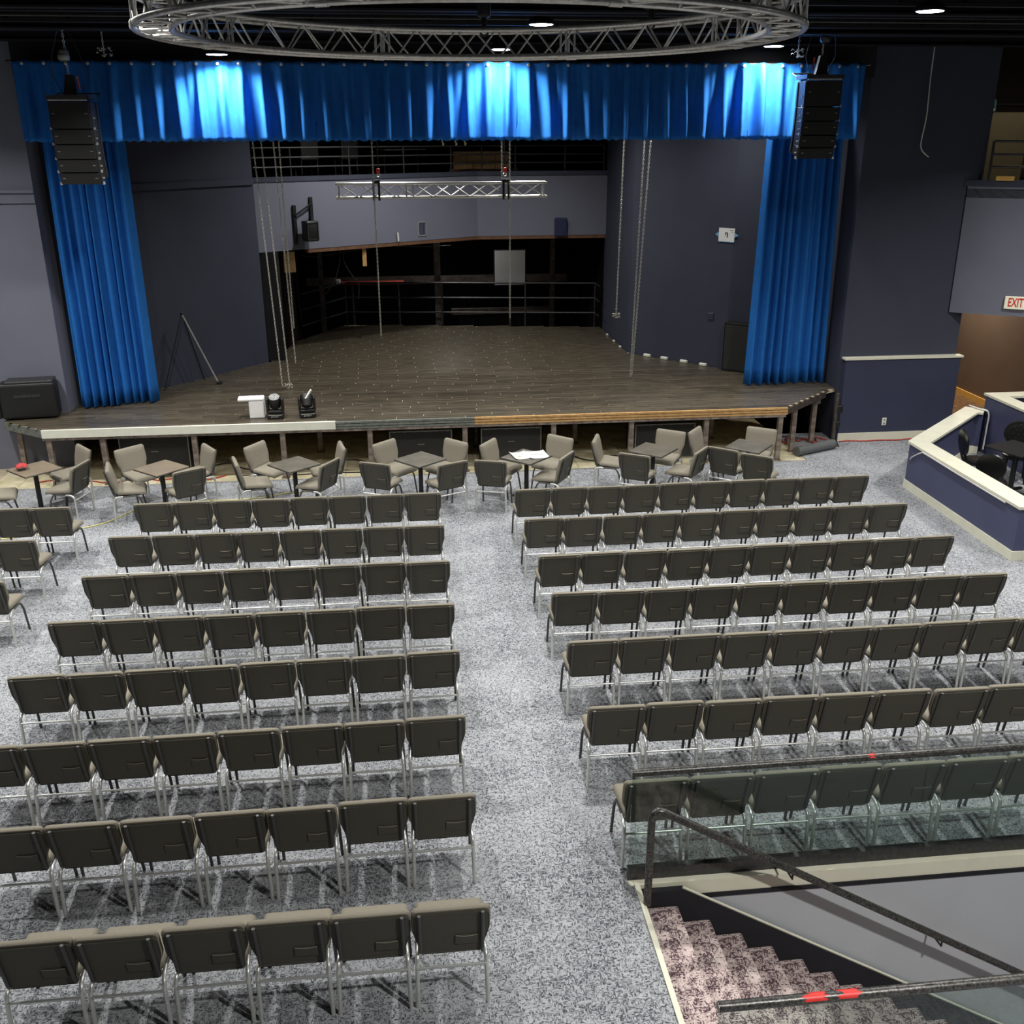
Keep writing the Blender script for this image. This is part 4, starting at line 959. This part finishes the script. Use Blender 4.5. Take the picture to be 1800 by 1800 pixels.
# booth low walls with cream caps
BP = [(10.66, 12.0), (8.30, 12.0), (8.30, 15.16), (10.40, 17.15), (10.66, 16.96)]
bw = empty('booth_wall', (8.3, 12.0, 0), 0, 'low blue booth wall with a wide cream cap on the right', 'low wall')
def loc0(m, p): return m.xform(Matrix.Translation((-p[0], -p[1], -p[2])))
loc0(wall_line(BP, .22, 0, .765, -1), (8.3, 12.0, 0)).build('wall_panel', M_booth, bw)
def offs(P, d):
    P = [Vector(p) for p in P]; out = []
    for i, p in enumerate(P):
        ns = []
        if i > 0: e = (P[i]-P[i-1]).normalized(); ns.append(Vector((-e.y, e.x)))
        if i < len(P)-1: e = (P[i+1]-P[i]).normalized(); ns.append(Vector((-e.y, e.x)))
        n = sum(ns, Vector((0, 0))).normalized(); out.append(tuple(p+n*d/max(.3, n.dot(ns[0]))))
    return out
loc0(wall_line(offs(BP, .03), .32, .765, .805, -1), (8.3, 12.0, 0)).build('cap', M_cream, bw)
loc0(wall_line(offs(BP, .018), .018, 0, .14, -1), (8.3, 12.0, 0)).build('outer_baseboard', M_cream, bw)
loc0(wall_line(offs(BP, -.22), .018, 0, .14, -1), (8.3, 12.0, 0)).build('inner_baseboard', M_cream, bw)
B2 = [(10.66, 11.0), (10.66, 17.0), (13.2, 17.0)]
bw2 = empty('booth_wall', (10.66, 17.0, 0), 0, 'second higher blue booth wall with cream cap at the right edge', 'low wall')
loc0(wall_line(B2, .2, 0, 1.06, -1), (10.66, 17.0, 0)).build('wall_panel', M_booth, bw2)
loc0(wall_line(offs(B2, .03), .30, 1.06, 1.10, -1), (10.66, 17.0, 0)).build('cap', M_cream, bw2)
cable('white_cable', [(8.285, 15.05, .52), (8.27, 14.95, .60), (8.265, 14.7, .74), (8.262, 14.55, .76), (8.26, 13.6, .755), (8.26, 12.3, .755)], .012, M_whitecab, 'white cable clipped under the cap outside the low booth wall')
cable('white_cable', [(10.48, 17.2, .82), (10.52, 16.92, .825), (10.60, 16.74, .80), (10.60, 16.72, .5), (10.55, 16.65, .12)], .016, M_whitecab, 'white cable draped over the far end of the booth wall')
def round_chair(x, y, rz, label):
    t = empty('round_back_chair', (x, y, 0), rz, label, 'chair', 'black round back chairs in the booth')
    T = Matrix.Translation((0, 0, .76)) @ Matrix.Rotation(PI/2+.10, 4, 'X')
    MB().lathe([(.17, -.03), (.215, -.025), (.225, 0), (.215, .025), (.17, .03)], (0, 0, 0), 28, T).build('back_ring', M_leather, t, 40)
    bk_ = MB().lathe([(.001, -.045), (.10, -.045), (.165, -.035), (.185, 0), (.165, .025), (.001, .028)], (0, 0, 0), 28, T).build('back_pad', M_leather, t, 40)
    for i in range(9):
        a = i*2*PI/6; r_ = 0 if i == 0 else (.075 if i < 7 else .13); p = T @ Vector((r_*math.cos(a), r_*math.sin(a), -.047)); MB().lathe([(.014, -.004), (.010, .006)], tuple(p), 8).build('button', M_black, bk_)
    MB().lathe([(.18, .40), (.225, .41), (.235, .44), (.225, .475), (.18, .49), (.05, .495)], (0, .26, 0), 24).build('seat', M_leather, t, 40)
    for a in (-1, 1): MB().tube([(a*.10, .02, .57), (a*.12, .05, .48), (a*.14, .09, .41)], .022, 7).build('back_support', M_leather, t, 50)
    for a in (-1, 1):
        MB().tube([(a*.15, .12, .42), (a*.18, .06, .0)], [.024, .014], 7).build('leg', M_leather, t, 50); MB().tube([(a*.15, .42, .42), (a*.17, .45, .0)], [.024, .016], 7).build('leg', M_leather, t, 50)
    return t
def face(x, y, tx_, ty_): return math.atan2(ty_-y, tx_-x)-PI/2
BT = (9.95, 14.75)
round_chair(8.93, 13.80, face(8.93, 13.80, 9.95, 14.9), 'black round back chair in the booth, its plain back to the hall')
round_chair(9.22, 15.12, face(9.22, 15.12, 10.2, 14.9), 'black round back chair in the booth, seen side on at the far left')
round_chair(10.42, 15.50, face(10.42, 15.50, 9.95, 14.6), 'black tufted round back chair in the booth, facing the hall')
round_chair(9.98, 13.55, face(9.98, 13.55, 9.95, 14.7), 'black round back chair in the booth at the right picture edge')
t = empty('booth_table', (BT[0], BT[1], 0), .35, 'dark square table inside the booth', 'table')
MB().rbox((0, 0, .735), (.72, .72, .03), .012, 2).build('table_top', M_table_edge, t); MB().tube([(0, 0, .02), (0, 0, .72)], .045, 10).build('pedestal', M_black, t, 60)
b = MB(); b.rbox((0, 0, .018), (.56, .07, .03), .01, 1); b.rbox((0, 0, .018), (.07, .56, .03), .01, 1); b.build('cross_base', M_black, t)
# roll on the carpet by the stage corner
t = empty('rolled_mat', (7.55, 17.22, .0), .42, 'grey rolled mat lying on the carpet by the right stage corner', 'mat')
MB().tube([(-.45, 0, .09), (.5, 0, .09)], .09, 14).build('roll', M_mat, t, 50); MB().tube([(.5, 0, .10), (.53, 0, .10)], .085, 14).build('end_ring', M_black, t, 50); MB().tube([(.53, 0, .10), (.54, 0, .10)], .04, 12).build('core', M_subedge, t, 50)
t = empty('stage_pipe_stand', (8.08, 17.62, 0), 0, 'dark upright pipe and clamp at the right end of the stage', 'stand')
MB().tube([(0, 0, 0), (0, 0, 1.02)], .035, 10).build('pipe', M_steel, t, 60); MB().rbox((0.06, 0, .72), (.12, .1, .16), .03, 2).build('clamp', M_black, t); MB().rbox((0.05, 0, .42), (.10, .1, .14), .03, 2).build('clamp', M_black, t); MB().box((0, 0, .01), (.2, .2, .02)).build('base_plate', M_steel, t)

# ================================================================== STAIRWELL IN THE FOREGROUND
SW = 6.17; RUN, RISE = .275, .1655
sc = empty('staircase', (ST_X0, ST_Y0, 0), 0, 'mauve carpeted stairs going down in the lower right corner', 'stairs')
NST = 14
for k in range(NST):
    x0 = ST_X0+.02+RUN*k; zt = -RISE*(k+1)
    sb = MB().rbox(((RUN+.03)/2, (SW-4.12)/2, -.09), (RUN+.03, SW-4.12, .18), .02, 2)
    sb.build('step', M_stair, sc, 40, (x0-ST_X0, 4.12-ST_Y0, zt))
sk = MB(); a0, a1 = ST_X0, ST_X0+RUN*NST
sk.add([(a0-ST_X0, SW-ST_Y0, -.02), (a0+.36-ST_X0, SW-ST_Y0, -.02), (a1+.36-ST_X0, SW-ST_Y0, -.02-RISE*NST), (a1-ST_X0, SW-ST_Y0, -.45-RISE*NST), (a0-ST_X0, SW-ST_Y0, -.55),
        (a0-ST_X0, SW+.05-ST_Y0, -.02), (a0+.36-ST_X0, SW+.05-ST_Y0, -.02), (a1+.36-ST_X0, SW+.05-ST_Y0, -.02-RISE*NST), (a1-ST_X0, SW+.05-ST_Y0, -.45-RISE*NST), (a0-ST_X0, SW+.05-ST_Y0, -.55)],
       [(0, 1, 2, 3, 4), (9, 8, 7, 6, 5), (0, 5, 6, 1), (1, 6, 7, 2), (2, 7, 8, 3), (3, 8, 9, 4), (4, 9, 5, 0)])
sk.build('skirt_board', M_dark, sc)
MB().tube([(a0-ST_X0+.36, SW+.02-ST_Y0, -.012), (a1+.36-ST_X0, SW+.02-ST_Y0, -.012-RISE*NST)], .012, 5).build('skirt_cap', M_cream, sc)
w = MB(); w.bb(ST_X0-.06, 9, ST_Y1-.06, ST_Y1+.02, -3.2, -.16); struct('wall_stairwell_far', w, M_grey_wall, 'light grey wall of the stairwell')
w = MB(); w.bb(ST_X0-.08, ST_X0+.0, ST_Y0-.05, ST_Y1, -3.2, -.02); w.bb(ST_X0-.06, 9, ST_Y0-.08, ST_Y0, -3.2, -.02); w.bb(9, 9.1, ST_Y0, ST_Y1, -3.2, 0); struct('wall_stairwell_near', w, M_grey_wall, 'near walls of the stairwell')
w = MB(); w.bb(ST_X0, 9, ST_Y0, ST_Y1, -3.3, -3.2); struct('floor_lower', w, M_stair, 'floor at the foot of the stairs')
w = MB(); w.bb(ST_X0-.02, ST_X0+.02, ST_Y0, ST_Y1-.02, -.03, .012); struct('trim_9', w, M_cream, 'cream edging along the top of the stairs')
w = MB(); w.bb(ST_X0-.06, 9, 6.235, 6.30, -.125, .004); struct('trim_10', w, M_cream, 'cream board along the edge of the stairwell')
w = MB(); w.bb(ST_X0-.06, 9, 6.225, 6.30, -.165, -.125); struct('trim_11', w, M_dark, 'black strip under the cream stairwell board')
def glass_rail(y, x0, x1, label, joints, reds, flip):
    t = empty('glass_railing', (x0, y, 0), 0, label, 'railing', 'glass railings round the stairwell')
    MB().bb(0, x1-x0, -.03, .03, .0, .11).build('glass_shoe', M_rail, t)
    e = [0]+joints+[x1-x0]
    for i in range(len(e)-1): MB().bb(e[i]+.004, e[i+1]-.004, -.006, .006, .09, .975).build('glass_pane', M_glass, t)
    hr = MB().tube([(0, 0, 1.0), (.004, 0, 1.0), (x1-x0, 0, 1.0)], .031, 16).build('handrail', M_rail_worn, t, 60)
    for q, (xa, xb, an) in enumerate(reds):
        rn = random.Random(q+3); vs = []; fs = []; NA = 9
        for a in range(NA):
            an_ = math.radians(15+130*a/(NA-1)); j0, j1 = rn.uniform(-.03, .03), rn.uniform(-.03, .03)
            for b in range(7):
                xx = xa+j0+(xb+j1-xa-j0)*b/6; vs.append((xx, -.0318*math.cos(an_), 1.0+.0318*math.sin(an_)))
        for a in range(NA-1):
            for b in range(6): fs.append((a*7+b, a*7+b+1, a*7+b+8, a*7+b+7))
        MB().add(vs, fs).build('red_paint', M_red, hr, 60)
    MB().lathe([(.001, 0), (.0305, 0), (.0305, .003)], (0, 0, 0), 14).xform(Matrix.Translation((-.003, 0, 1.0)) @ Matrix.Rotation(-PI/2, 4, 'Y')).build('end_cap', M_subedge, hr)
glass_rail(6.325, 1.60, 8.9, 'glass railing with dark handrail at the far side of the stairs', [2.395, 4.8], [(1.90, 1.93, 0)], 1)
glass_rail(4.115, 1.60, 8.9, 'near glass railing with red paint patches in the lower right corner', [2.4, 4.8], [(.50, .62, 0), (.70, .82, 0)], -1)
hr = empty('stair_handrail', (1.69, 6.02, 0), 0, 'black worn handrail slanting down the stairs', 'handrail')
pp = [(0, 0, 0), (0, 0, .80), (.012, 0, .85), (.045, 0, .87), (.09, 0, .855)]+[(.09+.4*i, 0, .855-.4*.603*i) for i in range(1, 11)]
MB().tube(pp, .030, 12).build('tube', M_rail_worn, hr, 60)
for q in (1.15, 2.5): MB().tube([(q, .0, .855-(q-.09)*.603-.02), (q, .0, .855-(q-.09)*.603-.08), (q, .21, .855-(q-.09)*.603-.10)], .009, 6).build('bracket', M_rail, hr, 60)
